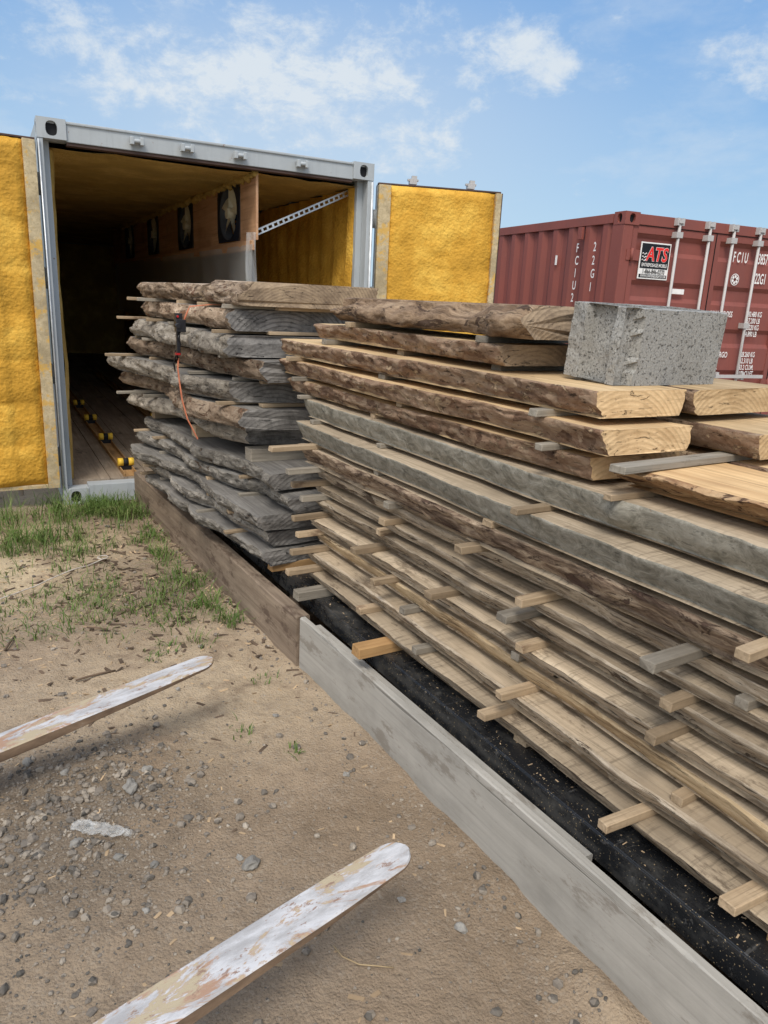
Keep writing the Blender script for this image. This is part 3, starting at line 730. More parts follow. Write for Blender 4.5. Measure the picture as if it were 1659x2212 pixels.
for x in (.0, W_ - .178):
    casting('corner_casting', (x, -.004, H_ - .118), (x + .178, .16, H_ + .006), [M['cgrey'], M['dark']], C1, ('front', 'left', 'right', 'top'))
    casting('corner_casting', (x, -.004, -.01), (x + .178, .16, .118), [M['cgrey'], M['dark']], C1, ('front', 'left', 'right'))
boxes('corner_post', [((.002, .0, .118), (.034, .15, H_ - .118)), ((.034, .10, .118), (.075, .15, H_ - .118))], [M['cgrey']], C1)
boxes('corner_post', [((W_ - .050, .0, .118), (W_ - .002, .15, H_ - .118)), ((W_ - .10, .09, .118), (W_ - .050, .15, H_ - .118))], [M['cgrey']], C1)
boxes('door_sill', [((.178, .0, .0), (W_ - .178, .12, .14))], [M['cgrey']], C1)
boxes('floor', [((.06 + k * .29, .12, .10), (.06 + k * .29 + .285, L_ - .06, .155)) for k in range(8)], [M['floor']], C1, .002)
nf = lambda s_, amp, ribk=0, ribp=.28: (lambda a, c: amp * noise.fractal(V3((a * 3, c * 3, s_)), .8, 2, 4) + (ribk * max(0, math.sin(a * math.tau / ribp))))
us = lin(0, L_ - .3, 170); zs = lin(0, H_ - .32, 16)
patch('foam_lining', (.075, .13, .155), (0, 1, 0), (0, 0, 1), us, zs, nf(1, .02, .03), [M['foam2']], C1)
patch('foam_lining', (W_ - .09, L_ - .17, .155), (0, -1, 0), (0, 0, 1), us, zs, nf(4, .02, .035), [M['foam']], C1)
patch('foam_lining', (.07, .12, H_ - .155), (0, 1, 0), (1, 0, 0), us, lin(0, W_ - .14, 16), nf(7, .02), [M['foam2']], C1)
patch('foam_lining', (.07, L_ - .12, .155), (1, 0, 0), (0, 0, 1), lin(0, W_ - .14, 16), zs, nf(9, .03), [M['foam2']], C1)
for x in (.62, .96, 1.34, 1.82):
    bm = bmesh.new()
    addbox(bm, (x - .045, -.022, H_ - .085), (x + .045, -.001, H_ - .055)); addbox(bm, (x - .045, -.05, H_ - .095), (x - .02, -.001, H_ - .045))
    addbox(bm, (x + .02, -.05, H_ - .095), (x + .045, -.001, H_ - .045)); addcyl(bm, (x - .03, -.035, H_ - .07), (x + .03, -.035, H_ - .07), .014)
    bmesh.ops.bevel(bm, geom=bm.edges[:], offset=.003, segments=1, affect='EDGES')
    mkobj('lock_keeper', frombm('lock_keeper', bm), [M['cgrey']], C1)
def cdoor(hx, hy, ang, flip, seed, w=1.15, t0=.085, t1=.085, rib=.34, ra=.012):
    D = empty('door', (hx, hy, 0), ang, parent=C1)
    z0, z1 = .135, H_ - .135
    x0, x1 = (-w, -.0) if flip < 0 else (.0, w)
    boxes('door_panel', [((x0, .085, z0 - .004), (x1, .13, z1 + .006)), ((x0, .13, z0), (x0 + .05, .15, z1)), ((x1 - .05, .13, z0), (x1, .15, z1))], [M['cgrey']], D)
    boxes('door_rim', [((x0 + .001, .03, z1 + .001), (x1 - .001, .084, z1 + .013))] + ([((x1 + .001, .02, z0), (x1 + .012, .084, z1))] if flip > 0 else []), [M['brownrim']], D, .002)
    boxes('door_trim', [((x0 + .004, .0, z0 + .003), (x0 + t0, .083, z1 - .003)), ((x1 - t1, .0, z0 + .003), (x1 - .004, .083, z1 - .003)),
                        ((x0 + t0 + .002, .012, z0 + .003), (x1 - t1 - .002, .083, z0 + .03))], [M['trim']], D, .003, jit=.002)
    a0, a1, b0, b1 = x0 + t0 - .004, x1 - t1 + .004, z0 + .02, z1 - .004
    def fn(a, c):
        e = min(a + .012 * nz(1, c * 14, seed), (a1 - a0) - a + .012 * nz(3, c * 14, seed), c, (b1 - b0) - c + .01 * nz(a * 20, 2, seed))
        rim = max(0, min(1, e / .05)) ** .6
        return -.022 + .026 * rim + ra * (abs(math.sin((c + .03 * nz(a * 2, c, seed)) * math.pi / rib)) ** .45) * rim + .010 * noise.fractal(V3((a * 5, c * 5, seed)), .8, 2, 5) + .012 * math.tanh((a - .82 + .02 * nz(c * 3, 1, seed)) / .02) * (-.6)
    patch('foam_insulation', (a0, .01, b0), (1, 0, 0), (0, 0, 1), lin(0, a1 - a0, 90), lin(0, b1 - b0, 150), fn, [M['foam']], D)
    hxs = (-.012 if flip < 0 else .012)
    for z in (.35, .95, 1.6, 2.2):
        bm = bmesh.new(); addcyl(bm, (-hxs, .10, z - .07), (-hxs, .10, z + .07), .018); addbox(bm, (-hxs - .03, .085, z - .05), (-hxs + .03, .10, z + .05))
        mkobj('hinge', frombm('hinge', bm), [M['cgrey']], D)
    for f in (.30, .78):
        bm = bmesh.new()
        xx = x0 + (x1 - x0) * f
        addcyl(bm, (xx, .17, .06), (xx, .17, H_ - .07), .016)
        addbox(bm, (xx - .03, .14, H_ - .10), (xx + .03, .20, H_ - .06)); addbox(bm, (xx - .045, .155, H_ - .075), (xx + .045, .185, H_ - .06))
        addbox(bm, (xx - .012, .15, H_ - .06), (xx + .03, .18, H_ - .035))
        for z in (.5, 1.2, 1.9): addbox(bm, (xx - .04, .135, z), (xx + .04, .19, z + .05))
        mkobj('lock_rod', frombm('lock_rod', bm), [M['rod']], D)
    return D
cdoor(-.012, -.02, math.radians(2), -1, 3, t0=.06, t1=.080, rib=.30, ra=.016)
cdoor(W_ + .035, -.03, math.radians(-17), 1, 8, 1.03, t0=.10, t1=.05, rib=.42, ra=.006)
tube('seal_strip', [(.006, -.012, .13), (.008, -.012, 1.3), (.006, -.012, H_ - .13)], .006, [M['galv']], C1)
tube('seal_strip', [(W_ - .012, -.012, .3), (W_ - .008, -.012, 1.4), (W_ - .015, -.012, H_ - .13)], .012, [M['galv']], C1)

PX = 1.50; PZ0, PZ1 = 1.965, H_ - .15
fans_y = [.84, 2.42, 4.12, 5.82]; FW = .335
bx = []; edges_ = [.10]
for fy in fans_y: edges_ += [fy - FW, fy + FW]
edges_.append(7.4)
for k in range(0, len(edges_), 2): bx.append(((PX, edges_[k], PZ0), (PX + .018, edges_[k + 1], PZ1)))
for fy in fans_y: bx.append(((PX + .001, fy - FW + .0001, PZ0 - .0), (PX + .017, fy + FW - .0001, PZ0 + .012)))
boxes('plywood_baffle', bx, [M['ply']], C1, .001)
boxes('baffle_batten', [((PX - .03, .12, PZ0 - .075), (PX - .002, 7.4, PZ0 - .004))], [M['ply']], C1, .003)
for fy in fans_y:
    bm = bmesh.new(); zc = (PZ0 + .013 + PZ1) / 2; hz = (PZ1 - PZ0 - .016) / 2; n = 24; R0 = .215
    ang = [k * math.tau / n + math.tau / 48 for k in range(n)]
    o_, i_, d_ = [], [], []
    for a in ang:
        ct, sn = math.cos(a), math.sin(a); k = min((FW - .002) / max(abs(ct), 1e-6), hz / max(abs(sn), 1e-6))
        o_.append(bm.verts.new((PX - .006, fy + ct * k, zc + sn * k))); i_.append(bm.verts.new((PX - .006, fy + ct * R0 * 1.2, zc + sn * R0)))
        d_.append(bm.verts.new((PX + .09, fy + ct * R0 * 1.2, zc + sn * R0)))
    for k in range(n):
        j = (k + 1) % n
        bm.faces.new((o_[k], i_[k], i_[j], o_[j])); f = bm.faces.new((i_[k], d_[k], d_[j], i_[j])); f.material_index = 1; f.smooth = True
    addcyl(bm, (PX + .05, fy, zc), (PX + .14, fy, zc), .05, 16)
    for s_ in (-1, 1): addbox(bm, (PX + .085, fy - .21, zc + s_ * .07 - .008), (PX + .095, fy + .21, zc + s_ * .07 + .008))
    back_ = [bm.verts.new((PX + .15, fy + .27 * math.cos(a), zc + .22 * math.sin(a))) for a in ang]; bm.faces.new(back_)
    fo = mkobj('fan', frombm('fan', bm), [M['fanpanel'], M['fanring']], C1)
    bm = bmesh.new(); addcyl(bm, (PX - .02, fy, zc), (PX + .05, fy, zc), .045, 16)
    ph = R(0, 1.5)
    for q in range(5):
        a0 = ph + q * math.tau / 5; pv = []
        for rr, da in ((.035, -.3), (.12, -.30), (.195, -.28), (.208, .02), (.195, .26), (.12, .22), (.035, .3)):
            a = a0 + da; pv.append(bm.verts.new((PX + .0 + .09 * (da + .3), fy + 1.15 * rr * math.cos(a), zc + rr * math.sin(a))))
        f = bm.faces.new(pv)
    mkobj('fan_blades', frombm('fan_blades', bm), [M['blade']], fo)
bm = bmesh.new()
for k in range(150):
    y = .12 + k * .042
    bmesh.ops.create_icosphere(bm, subdivisions=1, radius=R(.022, .042), matrix=Matrix.Translation((PX - .012 + R(-.01, .01), y, PZ1 - .01 + R(-.02, .01))))
for f in bm.faces: f.smooth = True
mkobj('foam_bead', frombm('foam_bead', bm), [M['foam2']], C1, kind='stuff')
patch('plastic_sheet', (PX - .035, 7.0, 1.23), (0, -1, 0), (0, 0, 1), lin(0, 6.92, 160), lin(0, .70, 10),
      lambda a, c: .02 * math.sin(a * 7 + c * 2) * (1 - c / .75) + .02 * nz(a * 3, c * 3, 2), [M['sheet']], C1)
patch('plastic_sheet', (PX - .06, .16, 1.60), (.86, -.5, 0), (0, 0, 1), lin(0, .08, 8), lin(0, .42, 14),
      lambda a, c: .025 * math.sin(a * 60 + c * 9), [M['sheet']], C1)
bm = bmesh.new(); A, B = V3((PX + .02, .16, 2.02)), V3((W_ - .10, .26, 2.40)); dd = (B - A); L = dd.length; dd.normalize(); sv = V3((0, 0, 1)); sv = (sv - dd * sv.dot(dd)).normalized()
mm = Matrix((( dd.x, 0, sv.x, A.x), (dd.y, 1, sv.y, A.y), (dd.z, 0, sv.z, A.z), (0, 0, 0, 1)))
addbox(bm, (0, 0, -.022), (L, .003, -.011), 0, mm); addbox(bm, (0, 0, .011), (L, .003, .022), 0, mm); addbox(bm, (0, .003, .019), (L, .04, .022), 0, mm)
k = 0
while k * .05 < L: addbox(bm, (k * .05, .0, -.0112), (k * .05 + .018, .003, .0112), 0, mm); k += 1
mkobj('slotted_strut', frombm('slotted_strut', bm), [M['galv']], C1)
for rx in (.50, 1.18):
    boxes('roller_rail', [((rx - .05, .13, .156), (rx - .042, 8, .19)), ((rx + .042, .13, .156), (rx + .05, 8, .19)), ((rx - .042, .13, .156), (rx + .042, 8, .162))], [M['orange']], C1, .001)
    for k in range(4):
        bm = bmesh.new()
        y = .35 + k * 1.15
        for a, c, mi in ((-.060, -.020, 0), (-.020, .020, 1), (.020, .060, 0)): addcyl(bm, (rx + a, y, .225), (rx + c, y, .225), .032 if mi == 0 else .030, 16, mi)
        addbox(bm, (rx - .05, y - .015, .16), (rx + .05, y + .015, .21), 1)
        mkobj('roller', frombm('roller', bm), [M['yellowr'], M['dark']], C1)

# --- red container
C2 = empty('shipping_container', (5.80, 5.40, -.09), math.radians(-7), 'closed faded red shipping container with white markings', 'shipping container')
L2 = 6.058
us2 = [u for u in corr_us(L2 - .36)]
patch('side_wall', (0, L2 - .18, .16), (0, -1, 0), (0, 0, 1), us2, [0, H_ - .26], lambda a, c: corr(a) - .012, [M['cred']], C2, False)
patch('side_wall', (W_, .18, .16), (0, 1, 0), (0, 0, 1), us2, [0, H_ - .26], lambda a, c: corr(a) - .012, [M['cred']], C2, False)
boxes('rear_wall', [((0.01, L2 - .06, .0), (W_ - .01, L2, H_ - .01))], [M['cred']], C2)
boxes('roof', [((0.02, .12, H_ - .03), (W_ - .02, L2 - .06, H_ - .012))], [M['cred']], C2)
boxes('bottom_rail', [((0, .18, .03), (.05, L2 - .18, .16)), ((W_ - .05, .18, .03), (W_, L2 - .18, .16))], [M['cred']], C2)
boxes('top_rail', [((0.004, .178, H_ - .10), (.06, L2 - .178, H_ - .012)), ((W_ - .06, .178, H_ - .10), (W_ - .004, L2 - .178, H_ - .012))], [M['cred']], C2)
boxes('header_beam', [((.178, .0, H_ - .11), (W_ - .178, .10, H_ - .012))], [M['cred']], C2, .005)
boxes('door_sill', [((.178, .0, .01), (W_ - .178, .10, .15))], [M['cred']], C2, .005)
for x in (.0, W_ - .178):
    for yy in (-.004, L2 - .16):
        for z0 in (0, H_ - .118):
            casting('corner_casting', (x, yy, z0), (x + .178, yy + .164, z0 + .118), [M['cred'], M['dark']], C2, ('front', 'left', 'right', 'top'))
    xx = 0.003 if x == 0 else W_ - .12
    boxes('corner_post', [((xx, .004, .118), (xx + .117, .175, H_ - .118))], [M['cred']], C2, .008)
for x0, x1, nm in ((.128, 1.214, 'l'), (1.224, W_ - .128, 'r')):
    D = empty('door', (0, 0, 0), 0, parent=C2)
    z0, z1 = .155, H_ - .115
    boxes('door_frame', [((x0, .012, z0), (x0 + .06, .07, z1)), ((x1 - .06, .012, z0), (x1, .07, z1)), ((x0 + .06, .012, z0), (x1 - .06, .07, z0 + .07)), ((x0 + .06, .012, z1 - .07), (x1 - .06, .07, z1))], [M['cred']], D, .004)
    hh = z1 - z0 - .14
    def fnp(a, c):
        p = (c % (hh / 5)) / (hh / 5)
        if p < .55: return 0
        if p < .65: return -.028 * (p - .55) / .1
        if p < .9: return -.028
        return -.028 * (1 - (p - .9) / .1)
    vs = sorted({round(hh / 5 * (k + f), 5) for k in range(5) for f in (0, .55, .65, .9, .9999)} | {hh})
    patch('door_panel', (x0 + .06, .02, z0 + .07), (1, 0, 0), (0, 0, 1), [0, x1 - x0 - .12], vs, fnp, [M['cred']], D, False)
    boxes('door_gasket', [((x0 - .008, .02, z0 - .004), (x0 - .0005, .06, z1 + .004)), ((x1 + .0005, .004, z0 - .004), (x1 + .0045, .06, z1 + .004)), ((x0, .004, z1 + .0005), (x1, .06, z1 + .008))], [M['dark']], D, .001)
    rods = (.66, 1.07) if nm == 'l' else (1.40, 1.78)
    for rx in rods:
        bm = bmesh.new(); addcyl(bm, (rx, -.035, .08), (rx, -.035, H_ - .04), .015, 14)
        for z in (.04, H_ - .085):
            addbox(bm, (rx - .045, -.05, z), (rx - .018, .0, z + .07)); addbox(bm, (rx + .018, -.05, z), (rx + .045, .0, z + .07)); addbox(bm, (rx - .03, -.06, z + .02), (rx + .03, -.015, z + .05))
        for z in (.35, .85, 1.55, H_ - .20): addbox(bm, (rx - .04, -.055, z), (rx + .04, .018, z + .055))
        mkobj('lock_rod', frombm('lock_rod', bm), [M['rod']], D)
        bm = bmesh.new(); addbox(bm, (rx - .02, -.075, 1.02), (rx + .36, -.06, 1.055)); addbox(bm, (rx + .05, -.06, 1.0), (rx + .09, .018, 1.08))
        mkobj('door_handle', frombm('door_handle', bm), [M['rod']], D)
    hx = x0 if nm == 'l' else x1
    for z in (.35, .95, 1.6, 2.2):
        bm = bmesh.new()
        addbox(bm, (hx - (.06 if nm == 'l' else .10), -.004, z - .05), (hx + (.10 if nm == 'l' else .06), .010, z + .05)); addcyl(bm, (hx, -.01, z - .06), (hx, -.01, z + .06), .014)
        mkobj('hinge', frombm('hinge', bm), [M['cred']], D)
fr = (math.pi / 2, 0, 0)
def dt(s, size, x, z, sx=.8, mat='white'): text(s, size, (x, .012 - .006, z), fr, M[mat], C2, sx=sx)
dt('F C I U', .145, 1.485, 2.22, .50); dt('3857', .15, 1.850, 2.22, .48)
dt('22G1', .15, 1.850, 2.02, .50)
dt('MAX. GROSS', .085, 1.29, 1.660, .66); dt('30.480 KG', .078, 1.84, 1.675, .62); dt('67.200 LB', .078, 1.84, 1.605, .62)
dt('TARE', .085, 1.29, 1.530, .66); dt('2.220 KG', .078, 1.85, 1.535, .62); dt('4.890 LB', .078, 1.85, 1.465, .62)
dt('MAX. CARGO', .085, 1.29, 1.235, .66); dt('28.260 KG', .078, 1.84, 1.245, .62); dt('62.310 LB', .078, 1.84, 1.175, .62)
dt('CU. CAP.', .085, 1.29, 1.105, .66); dt('33.2 CU.M.', .078, 1.84, 1.105, .62); dt('1.170 CU.FT.', .078, 1.82, 1.035, .62)
sr_ = (math.pi / 2, 0, -math.pi / 2)
# the side number is painted on one outer rib and one bay, a hair proud of the steel
for k, ch in enumerate('FCIU2'): text(ch, .125, (-.004, .70 if ch != 'I' else .685, 2.24 - k * .125), sr_, M['white'], C2, sx=.7, off=.01)
for k, ch in enumerate('22G1'): text(ch, .125, (-.004, .42, 2.24 - k * .130), sr_, M['white'], C2, sx=.7, off=.01)
boxes('marking_plate', [((.72, .004, 1.86), (.88, .010, 1.91))], [M['white']], C2, .001)
boxes('vent_cover', [((-.03, .60, 2.36), (.0, .67, 2.48))], [M['cred']], C2, .004)
boxes('marking_plate', [((-.006, 1.02, 2.12), (.0, 1.05, 2.22))], [M['white']], C2, .001)
bm = bmesh.new()
for r0, r1 in ((.052, .060), (.018, .045)):
    a = [bm.verts.new((1.56 + r0 * math.cos(k * math.tau / 24), .005, 2.045 + r0 * math.sin(k * math.tau / 24))) for k in range(24)]
    c = [bm.verts.new((1.56 + r1 * math.cos(k * math.tau / 24), .005, 2.045 + r1 * math.sin(k * math.tau / 24))) for k in range(24)]
    for k in range(24):
        if r0 < .05 and k % 4 == 3: continue
        bm.faces.new((a[k], c[k], c[(k + 1) % 24], a[(k + 1) % 24]))
mkobj('round_emblem', frombm('round_emblem', bm), [M['white']], C2)
SG = boxes('sign', [((.240, -.002, 1.985), (.620, .006, 2.33))], [M['white']], C2, .001)
boxes('sign_panel', [((.252, -.004, 2.085), (.608, .002, 2.318)), ((.252, -.004, 1.997), (.608, .002, 2.03))], [M['signblack']], SG, .0005)
text('ATS', .180, (.312, -.0060, 2.160), fr, M['white'], SG, sx=.86, shear=.15, off=.04)
text('ATS', .180, (.312, -.0078, 2.160), fr, M['signred'], SG, sx=.86, shear=.15, off=.022)
text('ENTREPOSAGE MOBILE', .046, (.43, -.0075, 2.103), fr, M['white'], SG, align='CENTER', sx=.68)
text('1-866-846-0270', .060, (.43, -.0075, 2.038), fr, M['signblack'], SG, align='CENTER', sx=.74)
text('WWW.CONTENEURSATS.COM', .033, (.43, -.0075, 2.003), fr, M['white'], SG, align='CENTER', sx=.70)
for k in range(3): tube('sign_wave', [(.262 + i * .010, -.006, 2.16 + k * .03 + .008 * math.sin(i * 1.6)) for i in range(7)], .004, [M['white']], SG, 5)

# ------------------------------------------------------------------ ground
def axis(lo, a, b_, hi, st):
    v = lin(a, b_, int((b_ - a) / st)); d = st; x = a; l = []
    while x > lo: d *= 1.35; x -= d; l.append(x)
    d = st; x = v[-1]; r = []
    while x < hi: d *= 1.35; x += d; r.append(x)
    return l[::-1] + v + r
def gh(x, y):
    h = .014 * nz(x * 1.1, y * 1.1, 0) + .008 * nz(x * 4, y * 4, 3) + .006 * nz(x * 13, y * 13, 5) + .0035 * nz(x * 34, y * 34, 8)
    h += .030 * math.exp(-(((x - .28) / .30) ** 2 + ((y - 2.2) / .25) ** 2)) * (1 + .5 * nz(x * 16, y * 16, 1))
    h += .018 * math.exp(-((x - 1.2) / .05) ** 2) * (.6 + nz(3, y * 5, 1)) if y < 5.5 else 0
    return h
xs, ys = axis(-400, -1.0, 1.3, 400, .015), axis(-400, .7, 5.8, 400, .015)
vv = [(x, y, gh(x, y) if -3 < x < 4 and -2 < y < 8 else 0) for x in xs for y in ys]
ny = len(ys); ff = [(i * ny + j, (i + 1) * ny + j, (i + 1) * ny + j + 1, i * ny + j + 1) for i in range(len(xs) - 1) for j in range(ny - 1)]
me = bpy.data.meshes.new('ground'); me.from_pydata(vv, [], ff)
for p in me.polygons: p.use_smooth = True
mkobj('ground', me, [M['dirt']], kind='structure')

def scatter(name, n, posf, sizef, mat, label, cat, flat=.65, sub=1, shape=None, zf=gh):
    bm = bmesh.new()
    if shape == 'chip': bmesh.ops.create_cube(bm, size=1.6)
    else: bmesh.ops.create_icosphere(bm, subdivisions=sub, radius=1)
    base = [v.co.copy() for v in bm.verts]; fc = [[v.index for v in f.verts] for f in bm.faces]; bm.free()
    V, F = [], []
    for _ in range(n):
        x, y = posf(); s_ = sizef(); o = len(V); rz = Matrix.Rotation(R(0, 6.28), 3, 'Z') @ Matrix.Rotation(R(-.4, .4), 3, 'X')
        if shape == 'chip': sc = V3((s_ * R(.25, .6), s_ * R(.8, 2.4), s_ * .12))
        else: sc = V3((s_, s_ * R(.6, 1), s_ * R(.4, flat + .2)))
        z = zf(x, y) + sc.z * .3
        for c in base:
            q = V3((c.x * sc.x * R(.75, 1.2), c.y * sc.y * R(.75, 1.2), c.z * sc.z * R(.75, 1.15)))
            q = rz @ q; V.append((q.x + x, q.y + y, q.z + z))
        F += [[i + o for i in f] for f in fc]
    me = bpy.data.meshes.new(name); me.from_pydata(V, [], F)
    mkobj(name, me, [mat], label=label, cat=cat, kind='stuff')
def gp():
    while True:
        r = random.random()
        if r < .42: x, y = random.gauss(.25, .20), random.gauss(2.15, .2)
        elif r < .62: x, y = random.gauss(.08, .28), random.gauss(1.85, .3)
        elif r < .70: x, y = 1.2 - abs(random.gauss(0, .08)), R(.7, 5.4)
        else: x, y = R(-.8, 1.2), .8 + 4.6 * random.random() ** 1.3
        if x < 1.2: return x, y
scatter('gravel', 5600, gp, lambda: min(.017, .0021 * math.exp(abs(random.gauss(0, .9)))), M['gravel'], 'mixed grey gravel scattered over the dirt', 'gravel')
scatter('wood_chips', 1000, lambda: (R(-.5, 1.19), R(1.0, 5.4)) if random.random() < .35 else (R(.0, 1.18), random.gauss(3.9, .6)), lambda: R(.003, .013), M['chip'], 'pale wood chips and splinters on the dirt', 'wood chips', shape='chip')
scatter('sawdust_chips', 260, lambda: (R(1.325, 1.45), R(.3, 3.6)), lambda: R(.0015, .005), M['chip'], 'pale chips and bark crumbs lying on the black deck', 'wood chips', shape='chip', zf=lambda x, y: .290)
scatter('bark_chips', 700, lambda: (min(1.18, random.gauss(.75, .35)), random.gauss(4.05, .7)), lambda: R(.004, .024), M['barkchip'], 'dark bark chips on the dirt', 'bark chips', shape='chip')

def rock(x, y, s_, lab):
    bm = bmesh.new(); bmesh.ops.create_icosphere(bm, subdivisions=3, radius=1); sd = R(0, 99)
    for v in bm.verts:
        d = v.co.normalized(); k = 1 + .45 * nz(d.x * 1.3 + sd, d.y * 1.3, d.z * 1.3) + .12 * nz(d.x * 4, d.y * 4 + sd, d.z * 4)
        v.co = V3((d.x * s_ * k, d.y * s_ * .75 * k, d.z * s_ * .6 * k))
    o = mkobj('stone', frombm('stone', bm), [M['stone']], None, (x, y, gh(x, y) + s_ * .28), lab, 'stone', 'loose stones on the dirt')
    o.rotation_euler = (0, 0, R(0, 6))
for x, y, s_ in ((.62, 1.66, .026), (.39, 2.12, .028), (1.02, 1.20, .018), (.60, 1.70, .012), (.32, 1.62, .011), (.83, 1.5, .012), (.30, 1.85, .016), (.12, 2.42, .02), (.08, 2.5, .020),
                 (.55, 1.35, .012), (.93, 1.35, .011), (.98, 2.35, .012), (.2, 1.95, .018), (.45, 1.42, .010), (1.05, 1.9, .012), (.7, 2.7, .012), (.46, 2.2, .017), (.38, 1.78, .014), (.22, 2.3, .016)):
    rock(x, y, s_, 'angular grey stone lying on brown dirt')

def grass():
    V, F = [], []
    def clump(cx, cy, n, sp_, hl, hh):
        for _ in range(n):
            x, y = random.gauss(cx, sp_), random.gauss(cy, sp_)
            if x > 1.185 and y < 5.6 and x < 2.3: continue
            z = gh(x, y) - .003 if x < 4 else 0
            h = R(hl, hh); a = R(0, 6.28); ln = h * R(.2, 1.5); w = R(.0013, .0032)
            dx, dy = math.cos(a), math.sin(a); px, py = -dy * w, dx * w; o = len(V)
            for t, ww in ((0, 1), (.4, .9), (.75, .6)):
                q = (x + dx * ln * t * t, y + dy * ln * t * t, z + h * (t - .25 * t * t * (ln / h)))
                V.append((q[0] - px * ww, q[1] - py * ww, q[2])); V.append((q[0] + px * ww, q[1] + py * ww, q[2]))
            V.append((x + dx * ln, y + dy * ln, z + h * (1 - .35 * ln / h)))
            F.extend([(o, o + 1, o + 3, o + 2), (o + 2, o + 3, o + 5, o + 4), (o + 4, o + 5, o + 6)])
    for _ in range(18): clump(R(-.6, .75), R(5.1, 5.55), 36, R(.03, .08), .06, .26)
    for _ in range(32): clump(R(.68, 1.15), R(5.15, 5.6), 32, .05, .05, .18)
    for _ in range(9): clump(random.gauss(.25, .12), random.gauss(4.85, .12), 34, .05, .10, .28)
    for _ in range(13): clump(random.gauss(.62, .15), random.gauss(4.75, .18), 24, .05, .05, .18)
    for _ in range(28): clump(1.12 - abs(random.gauss(0, .08)), R(3.2, 5.0), 20, .035, .03, .12)
    for _ in range(32): clump(random.gauss(.45, .28), random.gauss(3.85, .22), 20, R(.03, .08), .02, .09)
    for _ in range(26): clump(random.gauss(.90, .16), random.gauss(3.62, .2), 22, R(.03, .07), .02, .09)
    for _ in range(12): clump(random.gauss(.1, .15), random.gauss(3.6, .2), 18, .05, .02, .09)
    for _ in range(16): clump(R(-.1, 1.1), R(4.1, 5.0), 9, .03, .03, .12)
    for c in ((.75, 3.05), (1.02, 2.62), (.95, 2.1), (.83, 2.3), (.74, 3.1), (.68, 3.02)): clump(*c, 16, .03, .015, .05)
    for _ in range(120): clump(R(8.2, 10), R(4.2, 6.5), 30, .15, .1, .4)
    for _ in range(40): clump(R(.9, 3.2), R(5.45, 5.68), 12, .06, .04, .12)
    me = bpy.data.meshes.new('grass'); me.from_pydata(V, [], F)
    mkobj('grass', me, [M['grass']], label='patchy green grass growing along the beam and container', cat='grass', kind='stuff')
grass()
pts = [(.06 + .05 * i, 3.86 + .035 * i + .008 * math.sin(i * .9), gh(.06 + .055 * i, 3.86 + .035 * i) + .03) for i in range(14)]
e = pts[-1]; pts += [(e[0] + .03 * math.cos(a), e[1] + .025 + .03 * math.sin(a), e[2]) for a in (-1.2, -.3, .6, 1.5, 2.4, 3.3, 4.2)]
tube('wire_rod', pts, .0035, [M['cord']], label='thin pale wire rod with looped end on grass', cat='wire')
p2 = [(.70, 1.30), (.705, 1.26), (.73, 1.22), (.765, 1.195), (.80, 1.175)]
tube('dry_stalk', [(x, y, gh(x, y) + .006) for x, y in p2], .0018, [M['twig']], label='thin curved dry stalk on the dirt', cat='twig')
for (x, y, a, l) in ((.35, 2.95, .1, .16), (.05, 2.9, 1.4, .10), (.55, 3.35, 2.5, .10), (.12, 3.35, 1.2, .14), (.9, 3.3, .6, .08), (.6, 4.3, .3, .14), (.85, 4.4, 2.2, .12)):
    tube('stick', [(x + math.cos(a) * l * t, y + math.sin(a) * l * t, gh(x, y) + .012 + .004 * math.sin(t * 3)) for t in (0, .3, .6, 1)], .005, [M['barkchip']], label='short dark broken stick on the dirt', cat='twig')
bm = bmesh.new(); bmesh.ops.create_cone(bm, cap_ends=True, segments=18, radius1=.022, radius2=.018, depth=.15)
bmesh.ops.subdivide_edges(bm, edges=[e for e in bm.edges if abs((e.verts[0].co - e.verts[1].co).z) > .1], cuts=12)
for v in bm.verts:
    p = v.co; k = 1 + .8 * nz(p.x * 60, p.y * 60, p.z * 50); v.co = V3((p.x * k * .5, p.y * k, p.z + .02 * nz(p.x * 40, p.y * 40, p.z * 10)))
addcyl(bm, (0, 0, .075), (0, 0, .095), .010)
o = mkobj('crushed_plastic_bottle', frombm('crushed_plastic_bottle', bm), [M['clear']], None, (.27, 1.97, gh(.27, 1.97) + .014), 'crushed clear plastic bottle lying in gravel', 'plastic bottle')
o.rotation_euler = (math.pi / 2, math.pi / 2, .9)

# ------------------------------------------------------------------ world, sun, camera
w = bpy.data.worlds.new('World'); scene.world = w; w.use_nodes = True; nt = w.node_tree; nt.nodes.clear()
out = nt.nodes.new('ShaderNodeOutputWorld'); bg = nt.nodes.new('ShaderNodeBackground'); nt.links.new(bg.outputs[0], out.inputs[0])
sky = nt.nodes.new('ShaderNodeTexSky'); sky.sky_type = 'NISHITA'; sky.sun_disc = False
SA, SE = math.radians(222), math.radians(54)
sky.sun_elevation = SE; sky.sun_rotation = SA; sky.air_density = 1.1; sky.dust_density = .6; sky.ozone_density = 1.3
bg.inputs[1].default_value = .15
tc = nt.nodes.new('ShaderNodeTexCoord')
def wm(op, a, b_=None, v=False):
    m = nt.nodes.new('ShaderNodeVectorMath' if v else 'ShaderNodeMath'); m.operation = op
    for i, q in enumerate((a, b_)):
        if q is None: continue
        if isinstance(q, (int, float, tuple)): m.inputs[i].default_value = q
        else: nt.links.new(q, m.inputs[i])
    return m.outputs['Value'] if (v and op in ('LENGTH',)) else m.outputs[0]
